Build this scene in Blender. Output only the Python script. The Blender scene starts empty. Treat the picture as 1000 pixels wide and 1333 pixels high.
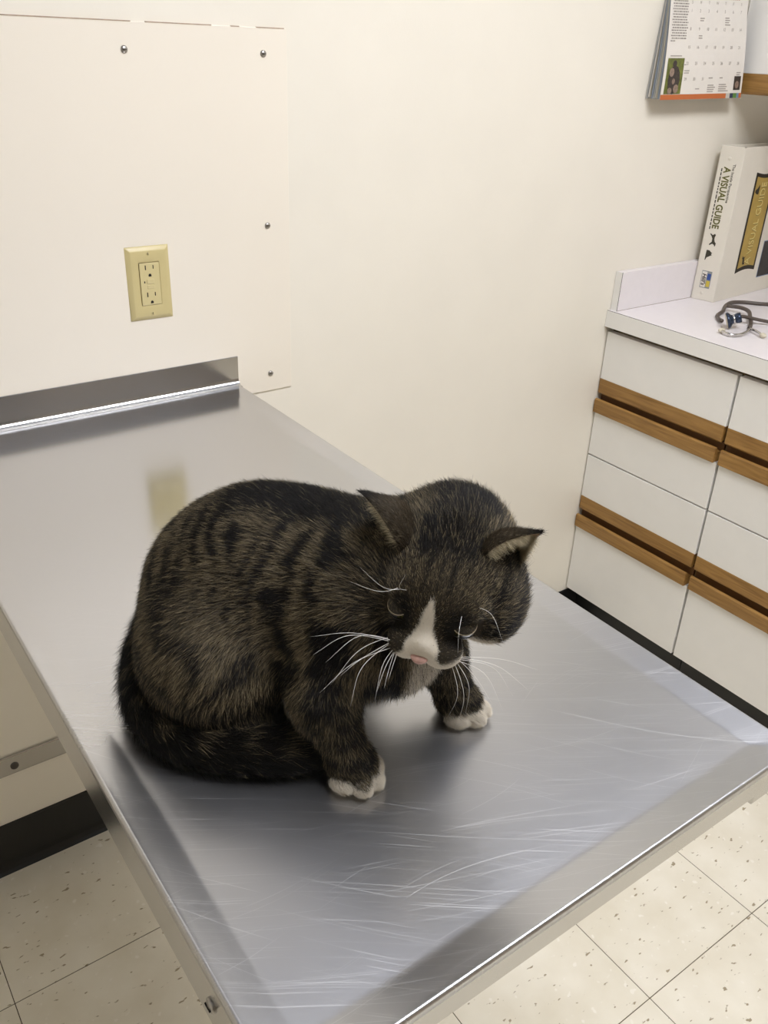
import bpy, bmesh, math, random
import numpy as np
from mathutils import Vector, Matrix

random.seed(7)
RNG = np.random.default_rng(11)
SC = bpy.context.scene
COL = SC.collection

# ------------------------------------------------------------------ camera, world, lights, exposure
CAM_LOC = Vector((-0.4864, -1.3623, 1.4632))
YAW, PITCH, ROLL = 0.6408, -0.4933, 0.0426
F_PX = 1133.6
_f = Vector((math.sin(YAW) * math.cos(PITCH), math.cos(YAW) * math.cos(PITCH), math.sin(PITCH)))
_r = Vector((math.cos(YAW), -math.sin(YAW), 0.0))
_u = _r.cross(_f)
CR = _r * math.cos(ROLL) + _u * math.sin(ROLL)
CU = -_r * math.sin(ROLL) + _u * math.cos(ROLL)
CF = _f
cam_data = bpy.data.cameras.new('camera')
cam_data.sensor_fit = 'VERTICAL'
cam_data.sensor_height = 24.0
cam_data.lens = F_PX / 1333.0 * 24.0
cam_data.clip_start = 0.02
cam = bpy.data.objects.new('camera', cam_data)
COL.objects.link(cam)
M3 = Matrix((CR, CU, -CF)).transposed()
cam.matrix_world = Matrix.Translation(CAM_LOC) @ M3.to_4x4()
SC.camera = cam

world = bpy.data.worlds.new('world')
SC.world = world
world.use_nodes = True
world.node_tree.nodes['Background'].inputs[0].default_value = (0.8, 0.85, 0.9, 1)
world.node_tree.nodes['Background'].inputs[1].default_value = 0.3

SC.view_settings.view_transform = 'Standard'
SC.view_settings.look = 'None'
SC.view_settings.gamma = 1.0
SC.view_settings.use_curve_mapping = False
SC.view_settings.exposure = 0.0
LAMP_STRENGTH = 21.6

# ------------------------------------------------------------------ helpers
def new_mat(name):
    m = bpy.data.materials.new(name)
    m.use_nodes = True
    nt = m.node_tree
    return m, nt, nt.nodes['Principled BSDF']

def N(nt, kind, **kw):
    n = nt.nodes.new(kind)
    for k, v in kw.items():
        if k.startswith('i_'):
            n.inputs[k[2:].replace('_', ' ')].default_value = v
        else:
            setattr(n, k, v)
    return n

def rgb(r, g, b):
    """sRGB 0-255 to linear"""
    def c(v):
        v /= 255.0
        return v / 12.92 if v <= 0.04045 else ((v + 0.055) / 1.055) ** 2.4
    return (c(r), c(g), c(b), 1.0)

def plain(name, col, rough=0.5, metal=0.0, noise=0.0, scale=40.0, bump=0.0, bscale=200.0, coat=0.0):
    m, nt, b = new_mat(name)
    b.inputs['Base Color'].default_value = col
    b.inputs['Roughness'].default_value = rough
    b.inputs['Metallic'].default_value = metal
    b.inputs['Coat Weight'].default_value = coat
    tc = N(nt, 'ShaderNodeTexCoord')
    if noise > 0:
        n = N(nt, 'ShaderNodeTexNoise'); n.inputs['Scale'].default_value = scale; n.inputs['Detail'].default_value = 4
        nt.links.new(tc.outputs['Object'], n.inputs['Vector'])
        mr = N(nt, 'ShaderNodeMapRange')
        mr.inputs['From Min'].default_value = 0.3; mr.inputs['From Max'].default_value = 0.7
        mr.inputs['To Min'].default_value = 1 - noise; mr.inputs['To Max'].default_value = 1 + noise * 0.3
        nt.links.new(n.outputs['Fac'], mr.inputs['Value'])
        mx = N(nt, 'ShaderNodeVectorMath', operation='SCALE')
        mx.inputs[0].default_value = col[:3]
        nt.links.new(mr.outputs[0], mx.inputs['Scale'])
        nt.links.new(mx.outputs[0], b.inputs['Base Color'])
    if bump > 0:
        n2 = N(nt, 'ShaderNodeTexNoise'); n2.inputs['Scale'].default_value = bscale; n2.inputs['Detail'].default_value = 3
        nt.links.new(tc.outputs['Object'], n2.inputs['Vector'])
        bp = N(nt, 'ShaderNodeBump'); bp.inputs['Strength'].default_value = bump; bp.inputs['Distance'].default_value = 0.002
        nt.links.new(n2.outputs['Fac'], bp.inputs['Height'])
        nt.links.new(bp.outputs[0], b.inputs['Normal'])
    return m

def empty(name, loc=(0, 0, 0)):
    o = bpy.data.objects.new(name, None)
    o.empty_display_size = 0.05
    COL.objects.link(o)
    o.location = loc
    return o

def tag(o, label=None, cat=None, group=None, kind=None):
    if label: o['label'] = label
    if cat: o['category'] = cat
    if group: o['group'] = group
    if kind: o['kind'] = kind
    return o

def adopt(o, parent):
    if parent is not None:
        pl = Vector((0, 0, 0)); p = parent
        while p is not None:
            pl += p.location; p = p.parent
        o.parent = parent
        o.location = o.location - pl
    return o

def obj_bm(name, bm, mat, parent=None, smooth=False):
    """world-space bmesh to one mesh object whose origin is the middle of its base"""
    me = bpy.data.meshes.new(name)
    bmesh.ops.recalc_face_normals(bm, faces=bm.faces)
    xs = [v.co for v in bm.verts]
    lo = Vector((min(v.x for v in xs), min(v.y for v in xs), min(v.z for v in xs)))
    hi = Vector((max(v.x for v in xs), max(v.y for v in xs), max(v.z for v in xs)))
    org = Vector(((lo.x + hi.x) / 2, (lo.y + hi.y) / 2, lo.z))
    for v in bm.verts: v.co -= org
    bm.to_mesh(me); bm.free()
    if smooth:
        for p in me.polygons: p.use_smooth = True
    if mat: me.materials.append(mat)
    o = bpy.data.objects.new(name, me)
    COL.objects.link(o)
    o.location = org
    return adopt(o, parent)

def add_box(bm, x0, x1, y0, y1, z0, z1, bev=0.0, seg=2):
    g = bmesh.ops.create_cube(bm, size=1.0)
    vs = g['verts']
    for v in vs:
        v.co = Vector(((x0 + x1) / 2 + v.co.x * (x1 - x0), (y0 + y1) / 2 + v.co.y * (y1 - y0), (z0 + z1) / 2 + v.co.z * (z1 - z0)))
    if bev > 0:
        es = list({e for v in vs for e in v.link_edges})
        bmesh.ops.bevel(bm, geom=es, offset=bev, segments=seg, affect='EDGES', profile=0.5)

def box(name, x0, x1, y0, y1, z0, z1, mat, parent=None, bev=0.0, seg=2):
    bm = bmesh.new(); add_box(bm, x0, x1, y0, y1, z0, z1, bev, seg)
    return obj_bm(name, bm, mat, parent)

def prism(name, prof, axis, a0, a1, mat, parent=None, bev=0.0, smooth=False):
    """closed profile [(p,q)] extruded along axis: 'x' -> (y,z), 'y' -> (x,z), 'z' -> (x,y)"""
    bm = bmesh.new()
    def mk(p, q, a):
        return {'x': (a, p, q), 'y': (p, a, q), 'z': (p, q, a)}[axis]
    v0 = [bm.verts.new(mk(p, q, a0)) for p, q in prof]
    v1 = [bm.verts.new(mk(p, q, a1)) for p, q in prof]
    n = len(prof)
    bm.faces.new(v0); bm.faces.new(v1[::-1])
    for i in range(n):
        bm.faces.new((v0[i], v0[(i + 1) % n], v1[(i + 1) % n], v1[i]))
    if bev > 0:
        bmesh.ops.bevel(bm, geom=list(bm.edges), offset=bev, segments=2, affect='EDGES', profile=0.5)
    return obj_bm(name, bm, mat, parent, smooth)

def catmull(pts, n=12):
    pts = [Vector(p) for p in pts]
    P = [pts[0] * 2 - pts[1]] + pts + [pts[-1] * 2 - pts[-2]]
    out = []
    for i in range(1, len(P) - 2):
        for k in range(n):
            t = k / n
            a, b, c, d = P[i - 1], P[i], P[i + 1], P[i + 2]
            out.append(0.5 * (2 * b + (c - a) * t + (2 * a - 5 * b + 4 * c - d) * t * t + (3 * b - a - 3 * c + d) * t ** 3))
    out.append(pts[-1].copy())
    return out

def add_tube(bm, path, rad, sides=10):
    path = [Vector(p) for p in path]
    rads = rad if hasattr(rad, '__len__') else [rad] * len(path)
    prev = None; up = Vector((0.13, 0.21, 0.97)).normalized()
    for i, p in enumerate(path):
        t = (path[min(i + 1, len(path) - 1)] - path[max(i - 1, 0)]).normalized()
        if i == 0:
            s = t.cross(up)
            if s.length < 1e-3: s = t.cross(Vector((1, 0, 0)))
            s.normalize()
        else:
            s = (s - t * s.dot(t)).normalized()
        w = t.cross(s)
        ring = [bm.verts.new(p + (s * math.cos(2 * math.pi * k / sides) + w * math.sin(2 * math.pi * k / sides)) * rads[i]) for k in range(sides)]
        if prev:
            for k in range(sides):
                bm.faces.new((prev[k], prev[(k + 1) % sides], ring[(k + 1) % sides], ring[k]))
        else:
            bm.faces.new(ring[::-1])
        prev = ring
    bm.faces.new(prev)

def tube(name, path, rad, mat, parent=None, sides=10):
    bm = bmesh.new(); add_tube(bm, path, rad, sides)
    return obj_bm(name, bm, mat, parent, True)

def add_lathe(bm, prof, loc, axis, sides=24):
    """prof [(r,h)] around axis through loc"""
    ax = Vector(axis).normalized(); loc = Vector(loc)
    s = ax.cross(Vector((0.2, 0.3, 0.95)))
    if s.length < 0.2: s = ax.cross(Vector((1, 0, 0)))
    s.normalize(); w = ax.cross(s)
    prev = None
    for r, h in prof:
        if r < 1e-6:
            ring = [bm.verts.new(loc + ax * h)]
        else:
            ring = [bm.verts.new(loc + ax * h + (s * math.cos(2 * math.pi * k / sides) + w * math.sin(2 * math.pi * k / sides)) * r) for k in range(sides)]
        if prev:
            for k in range(sides):
                a = prev[k % len(prev)]; b = prev[(k + 1) % len(prev)]; c = ring[(k + 1) % len(ring)]; d = ring[k % len(ring)]
                fs = []
                for v in (a, b, c, d):
                    if v not in fs: fs.append(v)
                if len(fs) >= 3:
                    try: bm.faces.new(fs)
                    except ValueError: pass
        prev = ring

def lathe(name, prof, loc, axis, mat, parent=None, sides=24, smooth=True):
    bm = bmesh.new(); add_lathe(bm, prof, loc, axis, sides)
    return obj_bm(name, bm, mat, parent, smooth)

def text_mesh(name, body, size, mat, parent, origin, xdir, ydir, depth=0.0002, align='CENTER', shear=0.0, bold=0.0, sx=1.0):
    cu = bpy.data.curves.new('lettering_curve', 'FONT')
    cu.body = body; cu.size = size; cu.align_x = align; cu.align_y = 'CENTER'
    cu.extrude = depth; cu.shear = shear; cu.offset = bold; cu.resolution_u = 3
    tmp = bpy.data.objects.new('lettering_tmp', cu)
    COL.objects.link(tmp)
    bpy.context.view_layer.update()
    dg = bpy.context.evaluated_depsgraph_get()
    me = bpy.data.meshes.new_from_object(tmp.evaluated_get(dg))
    bpy.data.objects.remove(tmp); bpy.data.curves.remove(cu)
    x = Vector(xdir).normalized(); y = Vector(ydir).normalized(); z = x.cross(y)
    for v in me.vertices:
        v.co = x * v.co.x * sx + y * v.co.y + z * v.co.z
    me.name = name
    me.materials.clear(); me.materials.append(mat)
    o = bpy.data.objects.new(name, me); COL.objects.link(o)
    o.location = Vector(origin)
    return adopt(o, parent)

# ------------------------------------------------------------------ materials of the room
m_wall = plain('cream_wall_paint', rgb(236, 230, 216), 0.55, noise=0.03, scale=6, bump=0.06, bscale=260)
m_panel = plain('cream_wall_panel', rgb(238, 230, 215), 0.42, noise=0.02, scale=5, bump=0.03, bscale=180)
m_ceil = plain('white_ceiling', rgb(214, 224, 250), 0.9, noise=0.05, scale=120, bump=0.3, bscale=300)
m_grout = plain('tile_joint', rgb(96, 86, 66), 0.9, noise=0.2)
m_base = plain('black_vinyl', rgb(20, 20, 19), 0.45, noise=0.2, scale=30)
m_lam = plain('white_laminate', rgb(236, 234, 229), 0.38, noise=0.02, scale=20)
m_counter = plain('white_counter_laminate', rgb(232, 226, 226), 0.28, noise=0.02, scale=60)
m_seamdark = plain('dark_laminate_edge', rgb(70, 62, 52), 0.6)
m_inside = plain('cabinet_box_brown', rgb(120, 98, 66), 0.6, noise=0.2)
m_ivory = plain('ivory_plastic', rgb(203, 188, 136), 0.35, noise=0.03, scale=30)
m_ivory2 = plain('ivory_plastic_insert', rgb(208, 194, 144), 0.3)
m_slot = plain('outlet_slot_black', rgb(24, 18, 12), 0.7)
m_screw = plain('screw_metal', (0.42, 0.40, 0.37, 1), 0.3, 1.0, noise=0.2, scale=300)
m_white = plain('white_paper', rgb(226, 220, 210), 0.7, noise=0.02)

def tile_material():
    m, nt, b = new_mat('speckled_vinyl_tile')
    g = N(nt, 'ShaderNodeNewGeometry')
    oi = N(nt, 'ShaderNodeObjectInfo')
    base = rgb(214, 205, 184)
    # soft cloudiness
    n1 = N(nt, 'ShaderNodeTexNoise'); n1.inputs['Scale'].default_value = 9; n1.inputs['Detail'].default_value = 5
    nt.links.new(g.outputs['Position'], n1.inputs['Vector'])
    r1 = N(nt, 'ShaderNodeValToRGB')
    r1.color_ramp.elements[0].position = 0.3; r1.color_ramp.elements[0].color = rgb(222, 214, 194)
    r1.color_ramp.elements[1].position = 0.7; r1.color_ramp.elements[1].color = rgb(236, 230, 214)
    nt.links.new(n1.outputs['Fac'], r1.inputs['Fac'])
    # chips: stretched noise patches
    mp = N(nt, 'ShaderNodeMapping'); mp.inputs['Rotation'].default_value = (0, 0, 0.5); mp.inputs['Scale'].default_value = (1, 2.2, 1)
    nt.links.new(g.outputs['Position'], mp.inputs['Vector'])
    v = N(nt, 'ShaderNodeTexNoise'); v.inputs['Scale'].default_value = 42; v.inputs['Detail'].default_value = 2; v.inputs['Roughness'].default_value = 0.6
    nt.links.new(mp.outputs[0], v.inputs['Vector'])
    rr = N(nt, 'ShaderNodeMapRange'); rr.inputs['From Min'].default_value = 0.655; rr.inputs['From Max'].default_value = 0.70
    nt.links.new(v.outputs['Fac'], rr.inputs['Value'])
    mx = N(nt, 'ShaderNodeMix', data_type='RGBA')
    nt.links.new(rr.outputs[0], mx.inputs['Factor']); nt.links.new(r1.outputs[0], mx.inputs[6]); mx.inputs[7].default_value = rgb(158, 144, 116)
    v2 = N(nt, 'ShaderNodeTexNoise'); v2.inputs['Scale'].default_value = 60; v2.inputs['Detail'].default_value = 1
    nt.links.new(g.outputs['Position'], v2.inputs['Vector'])
    rr2 = N(nt, 'ShaderNodeMapRange'); rr2.inputs['From Min'].default_value = 0.68; rr2.inputs['From Max'].default_value = 0.74
    nt.links.new(v2.outputs['Fac'], rr2.inputs['Value'])
    mx2 = N(nt, 'ShaderNodeMix', data_type='RGBA')
    nt.links.new(rr2.outputs[0], mx2.inputs['Factor']); nt.links.new(mx.outputs[2], mx2.inputs[6]); mx2.inputs[7].default_value = rgb(238, 232, 218)
    nt.links.new(mx2.outputs[2], b.inputs['Base Color'])
    b.inputs['Roughness'].default_value = 0.38
    return m
m_tile = tile_material()

def oak_material():
    m, nt, b = new_mat('oak_wood')
    tc = N(nt, 'ShaderNodeNewGeometry')
    mp = N(nt, 'ShaderNodeMapping'); mp.inputs['Scale'].default_value = (60, 4, 60)
    nt.links.new(tc.outputs['Position'], mp.inputs['Vector'])
    n = N(nt, 'ShaderNodeTexNoise'); n.inputs['Scale'].default_value = 1.6; n.inputs['Detail'].default_value = 6; n.inputs['Distortion'].default_value = 1.2
    nt.links.new(mp.outputs[0], n.inputs['Vector'])
    r = N(nt, 'ShaderNodeValToRGB')
    r.color_ramp.elements[0].position = 0.3; r.color_ramp.elements[0].color = rgb(126, 90, 42)
    r.color_ramp.elements[1].position = 0.7; r.color_ramp.elements[1].color = rgb(166, 126, 68)
    nt.links.new(n.outputs['Fac'], r.inputs['Fac'])
    nt.links.new(r.outputs[0], b.inputs['Base Color'])
    b.inputs['Roughness'].default_value = 0.42
    return m
m_oak = oak_material()

def steel_material(name, rough=0.25, scratch=1.0, aniso=0.0, base=(0.60, 0.59, 0.575)):
    m, nt, b = new_mat(name)
    b.inputs['Metallic'].default_value = 1.0
    b.inputs['Anisotropic'].default_value = aniso
    g = N(nt, 'ShaderNodeNewGeometry')
    tg = N(nt, 'ShaderNodeTangent', direction_type='RADIAL', axis='X') if False else None
    # brushed grain along the table (y)
    mp = N(nt, 'ShaderNodeMapping'); mp.inputs['Scale'].default_value = (900, 14, 14)
    nt.links.new(g.outputs['Position'], mp.inputs['Vector'])
    n = N(nt, 'ShaderNodeTexNoise'); n.inputs['Scale'].default_value = 1.0; n.inputs['Detail'].default_value = 3
    nt.links.new(mp.outputs[0], n.inputs['Vector'])
    # worn clouds
    cl = N(nt, 'ShaderNodeTexNoise'); cl.inputs['Scale'].default_value = 5.0; cl.inputs['Detail'].default_value = 5; cl.inputs['Roughness'].default_value = 0.6
    nt.links.new(g.outputs['Position'], cl.inputs['Vector'])
    # scratches: thin lines where stretched, bent noise crosses its middle value
    total = None
    if scratch > 0:
        for i, (ang, sx, sy, dist, wid, lo) in enumerate([(0.60, 10.0, 900.0, 110.0, 0.64, 0.48), (0.46, 9.0, 820.0, 100.0, 0.65, 0.50), (0.78, 10.0, 760.0, 90.0, 0.66, 0.52), (0.22, 9.0, 700.0, 80.0, 0.67, 0.55), (-0.12, 11.0, 700.0, 80.0, 0.68, 0.57)]):
            mpp = N(nt, 'ShaderNodeMapping'); mpp.inputs['Rotation'].default_value = (0, 0, ang)
            mpp.inputs['Location'].default_value = (i * 3.7, i * 1.9, 0); mpp.inputs['Scale'].default_value = (1, 1, 0.0)
            nt.links.new(g.outputs['Position'], mpp.inputs['Vector'])
            sxy = N(nt, 'ShaderNodeSeparateXYZ'); nt.links.new(mpp.outputs[0], sxy.inputs[0])
            bend = N(nt, 'ShaderNodeTexNoise'); bend.inputs['Scale'].default_value = 4.0; bend.inputs['Detail'].default_value = 0
            nt.links.new(mpp.outputs[0], bend.inputs['Vector'])
            bv = N(nt, 'ShaderNodeMath', operation='MULTIPLY_ADD'); bv.inputs[1].default_value = 0.04 + 0.02 * i
            nt.links.new(bend.outputs['Fac'], bv.inputs[0]); nt.links.new(sxy.outputs['Y'], bv.inputs[2])
            wv = N(nt, 'ShaderNodeMath', operation='MULTIPLY'); wv.inputs[1].default_value = sy
            nt.links.new(bv.outputs[0], wv.inputs[0])
            nn = N(nt, 'ShaderNodeTexNoise', noise_dimensions='1D'); nn.inputs['Scale'].default_value = 1.0; nn.inputs['Detail'].default_value = 1
            nt.links.new(wv.outputs[0], nn.inputs['W'])
            s3 = N(nt, 'ShaderNodeMapRange'); s3.inputs['From Min'].default_value = wid; s3.inputs['From Max'].default_value = wid + 0.10
            nt.links.new(nn.outputs['Fac'], s3.inputs['Value'])
            # break the lines into separate strokes of different lengths
            mps = N(nt, 'ShaderNodeCombineXYZ')
            mx_ = N(nt, 'ShaderNodeMath', operation='MULTIPLY'); mx_.inputs[1].default_value = sx; nt.links.new(sxy.outputs['X'], mx_.inputs[0])
            my_ = N(nt, 'ShaderNodeMath', operation='MULTIPLY'); my_.inputs[1].default_value = dist; nt.links.new(bv.outputs[0], my_.inputs[0])
            nt.links.new(mx_.outputs[0], mps.inputs['X']); nt.links.new(my_.outputs[0], mps.inputs['Y'])
            bn = N(nt, 'ShaderNodeTexNoise'); bn.inputs['Scale'].default_value = 1.0; bn.inputs['Detail'].default_value = 1
            nt.links.new(mps.outputs[0], bn.inputs['Vector'])
            bm_ = N(nt, 'ShaderNodeMapRange'); bm_.inputs['From Min'].default_value = lo; bm_.inputs['From Max'].default_value = lo + 0.10
            nt.links.new(bn.outputs['Fac'], bm_.inputs['Value'])
            s4 = N(nt, 'ShaderNodeMath', operation='MULTIPLY'); nt.links.new(s3.outputs[0], s4.inputs[0]); nt.links.new(bm_.outputs[0], s4.inputs[1])
            if total is None: total = s4
            else:
                a = N(nt, 'ShaderNodeMath', operation='MAXIMUM'); nt.links.new(total.outputs[0], a.inputs[0]); nt.links.new(s4.outputs[0], a.inputs[1]); total = a
        sw = N(nt, 'ShaderNodeMath', operation='MULTIPLY'); sw.inputs[1].default_value = scratch
        nt.links.new(total.outputs[0], sw.inputs[0]); total = sw
    # the working end, towards the room, is the worn one
    sep = N(nt, 'ShaderNodeSeparateXYZ'); nt.links.new(g.outputs['Position'], sep.inputs[0])
    wear = N(nt, 'ShaderNodeMapRange'); wear.inputs['From Min'].default_value = -0.50; wear.inputs['From Max'].default_value = -0.82
    wear.inputs['To Min'].default_value = 0.10; wear.inputs['To Max'].default_value = 1.0
    nt.links.new(sep.outputs['Y'], wear.inputs['Value'])
    if total is not None:
        tw_ = N(nt, 'ShaderNodeMath', operation='MULTIPLY'); nt.links.new(total.outputs[0], tw_.inputs[0]); nt.links.new(wear.outputs[0], tw_.inputs[1]); total = tw_
    rmr = N(nt, 'ShaderNodeMapRange'); rmr.inputs['From Min'].default_value = 0.3; rmr.inputs['From Max'].default_value = 0.7
    rmr.inputs['To Min'].default_value = rough - 0.012; rmr.inputs['To Max'].default_value = rough + 0.014
    nt.links.new(cl.outputs['Fac'], rmr.inputs['Value'])
    rg = N(nt, 'ShaderNodeMath', operation='MULTIPLY_ADD'); rg.inputs[1].default_value = 0.0
    nt.links.new(n.outputs['Fac'], rg.inputs[0]); nt.links.new(rmr.outputs[0], rg.inputs[2])
    wr_ = N(nt, 'ShaderNodeMath', operation='MULTIPLY_ADD'); wr_.inputs[1].default_value = 0.165 if scratch > 0 else 0.0
    nt.links.new(wear.outputs[0], wr_.inputs[0]); nt.links.new(rg.outputs[0], wr_.inputs[2]); rg = wr_
    ro = rg
    cm = N(nt, 'ShaderNodeMix', data_type='RGBA'); cm.inputs[6].default_value = (*base, 1); cm.inputs[7].default_value = (0.88, 0.88, 0.88, 1)
    if total is not None:
        ro = N(nt, 'ShaderNodeMath', operation='MULTIPLY_ADD'); ro.inputs[1].default_value = 0.28
        nt.links.new(total.outputs[0], ro.inputs[0]); nt.links.new(rg.outputs[0], ro.inputs[2])
        nt.links.new(total.outputs[0], cm.inputs['Factor'])
    else:
        cm.inputs['Factor'].default_value = 0
    nt.links.new(ro.outputs[0], b.inputs['Roughness'])
    nt.links.new(cm.outputs[2], b.inputs['Base Color'])
    return m
m_steel = steel_material('brushed_steel_top', 0.14, 0.36, base=(0.58, 0.58, 0.59))
m_steel2 = steel_material('brushed_steel_side', 0.2, 0.0)

# ------------------------------------------------------------------ the room shell
X0, X1, Y0, H = -1.75, 1.80, -3.05, 2.50
T = 0.3048
TX, TY = 0.7945, -0.8977

def wall(name, x0, x1, y0, y1, z0, z1, mat):
    o = box(name, x0, x1, y0, y1, z0, z1, mat)
    return tag(o, kind='structure')
fl = box('floor', X0 - .1, X1 + .1, Y0 - .1, .1, -0.06, -0.0012, m_grout); tag(fl, 'cream speckled vinyl tile floor', kind='structure')
wb = wall('wall_back', X0 - .1, X1 + .1, 0.0, 0.1, 0, H, m_wall)
wr = wall('wall_right', X1, X1 + .1, Y0, -0.0, 0, H, m_wall)
wl = wall('wall_left', X0 - .1, X0, Y0, -0.0, 0, H, m_wall)
wf = wall('wall_front', X0 - .1, X1 + .1, Y0 - .1, Y0, 0, H, plain('taupe_wall_paint', rgb(150, 136, 118), 0.6, noise=0.03, scale=6))
ce = box('ceiling', X0 - .1, X1 + .1, Y0 - .1, .1, H, H + .1, m_ceil); tag(ce, kind='structure')

tile_me = None
i0 = math.floor((X0 - TX) / T); i1 = math.ceil((X1 - TX) / T); j0 = math.floor((Y0 - TY) / T); j1 = math.ceil((0 - TY) / T)
for i in range(i0, i1):
    for j in range(j0, j1):
        xa, xb = TX + i * T + .0007, TX + (i + 1) * T - .0007
        ya, yb = TY + j * T + .0007, TY + (j + 1) * T - .0007
        xa, xb, ya, yb = max(xa, X0), min(xb, X1), max(ya, Y0), min(yb, 0)
        if xb - xa < .01 or yb - ya < .01: continue
        full = abs(xb - xa - T) < .002 and abs(yb - ya - T) < .002
        if full and tile_me is not None:
            o = bpy.data.objects.new('tile', tile_me); COL.objects.link(o)
            o.location = ((xa + xb) / 2, (ya + yb) / 2, -0.0011); adopt(o, fl)
        else:
            o = box('tile', xa, xb, ya, yb, -0.0011, 0.0, m_tile, fl, bev=0.0004, seg=1)
            if full: tile_me = o.data

# baseboards (black vinyl cove base)
cove = [(-0.0001, 0.0), (-0.016, 0.0), (-0.009, 0.004), (-0.005, 0.012), (-0.004, 0.024), (-0.004, 0.112), (-0.002, 0.115), (-0.0001, 0.115)]
o = prism('baseboard_back', cove, 'x', X0, 1.234, m_base); tag(o, kind='structure')
o = prism('baseboard_left', [(X0 - p, q) for p, q in cove], 'y', Y0, -0.017, m_base); tag(o, kind='structure')
o = prism('baseboard_front', [(Y0 - p, q) for p, q in cove], 'x', X0 + .017, X1 - .017, m_base); tag(o, kind='structure')

# ceiling lights (recessed fluorescent panels)
def lamp_material():
    m, nt, b = new_mat('fluorescent_diffuser')
    b.inputs['Base Color'].default_value = (0.9, 0.9, 0.9, 1)
    b.inputs['Emission Color'].default_value = (0.965, 0.972, 1.02, 1)
    b.inputs['Emission Strength'].default_value = LAMP_STRENGTH
    return m
m_lamp = lamp_material()
m_lampframe = plain('white_enamel', rgb(235, 235, 235), 0.4)
def troffer(cx, cy, wx, wy, label):
    t = empty('ceiling_light', (cx, cy, H - 0.012)); tag(t, label, 'ceiling light')
    bm = bmesh.new(); f = 0.025
    for a in ((cx - wx / 2, cx + wx / 2, cy - wy / 2, cy - wy / 2 + f), (cx - wx / 2, cx + wx / 2, cy + wy / 2 - f, cy + wy / 2),
              (cx - wx / 2, cx - wx / 2 + f, cy - wy / 2 + f, cy + wy / 2 - f), (cx + wx / 2 - f, cx + wx / 2, cy - wy / 2 + f, cy + wy / 2 - f)):
        add_box(bm, *a, H - 0.012, H)
    obj_bm('frame', bm, m_lampframe, t)
    box('diffuser', cx - wx / 2 + f, cx + wx / 2 - f, cy - wy / 2 + f, cy + wy / 2 - f, H - 0.008, H - 0.001, m_lamp, t)
troffer(0.42, -1.30, 1.22, 0.62, 'fluorescent ceiling panel in the middle of the room')

# ------------------------------------------------------------------ screwed wall panel
pn = empty('wall_panel', (0.0, 0, 0.887)); tag(pn, 'flat cream wall panel screwed on behind the steel table', 'wall panel')
box('sheet', -0.62, 0.2967, -0.003, 0.0, 0.887, 1.4777, m_panel, pn, bev=0.0008)
for sx, sz in ((0.030, 1.442), (0.254, 1.442), (0.254, 1.183), (0.253, 0.920), (-0.28, 1.442), (-0.55, 1.442)):
    s = lathe('screw', [(0.0, .0), (0.0052, .0), (0.0050, .0016), (0.0036, .0030), (0.0, .0034)], (sx, -0.0028, sz), (0, -1, 0), m_screw, pn, 16)
    box('slot', sx - .0030, sx + .0030, -0.0064, -0.0055, sz - .0005, sz + .0005, m_slot, s)

m_gapshade = plain('gap_shade_and_dirt', rgb(186, 164, 142), 0.8, noise=0.3, scale=80)  # shade and dirt of the gap above the panel, painted as brown strips
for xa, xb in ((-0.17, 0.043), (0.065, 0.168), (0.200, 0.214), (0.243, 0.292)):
    box('edge_gap_shade', xa, xb, -0.0034, -0.0005, 1.4770, 1.4784, m_gapshade, pn)
# ------------------------------------------------------------------ outlet
OZ, OW, OH = 1.0508, 0.0723, 0.117
ot = empty('wall_outlet', (OW / 2, -0.003, OZ)); tag(ot, 'ivory duplex wall outlet with reset buttons above the steel table', 'outlet')
bm = bmesh.new()
yb, yf = -0.003, -0.0085
ins = 0.007
x0, x1, z0, z1 = 0.0, OW, OZ, OZ + OH
b0 = [bm.verts.new(p) for p in ((x0, yb, z0), (x1, yb, z0), (x1, yb, z1), (x0, yb, z1))]
b1 = [bm.verts.new(p) for p in ((x0 + .0006, yb - .0015, z0 + .0006), (x1 - .0006, yb - .0015, z0 + .0006), (x1 - .0006, yb - .0015, z1 - .0006), (x0 + .0006, yb - .0015, z1 - .0006))]
b2 = [bm.verts.new(p) for p in ((x0 + ins, yf, z0 + ins), (x1 - ins, yf, z0 + ins), (x1 - ins, yf, z1 - ins), (x0 + ins, yf, z1 - ins))]
# opening for the receptacle
ix0, ix1, iz0, iz1 = OW / 2 - .0170, OW / 2 + .0170, OZ + OH / 2 - .0340, OZ + OH / 2 + .0340
b3 = [bm.verts.new(p) for p in ((ix0, yf, iz0), (ix1, yf, iz0), (ix1, yf, iz1), (ix0, yf, iz1))]
b4 = [bm.verts.new(p) for p in ((ix0, yb, iz0), (ix1, yb, iz0), (ix1, yb, iz1), (ix0, yb, iz1))]
for A, B in ((b0, b1), (b1, b2), (b2, b3), (b3, b4)):
    for i in range(4): bm.faces.new((A[i], A[(i + 1) % 4], B[(i + 1) % 4], B[i]))
bmesh.ops.bevel(bm, geom=[e for e in bm.edges if e.calc_length() > .005], offset=0.0012, segments=2, affect='EDGES', profile=0.5)
obj_bm('cover_plate', bm, m_ivory, ot, True)
rc = box('receptacle', ix0 + .0006, ix1 - .0006, -0.0098, -0.0032, iz0 + .0006, iz1 - .0006, m_ivory2, ot, bev=0.0008)
cx, cz = OW / 2, OZ + OH / 2
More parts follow.
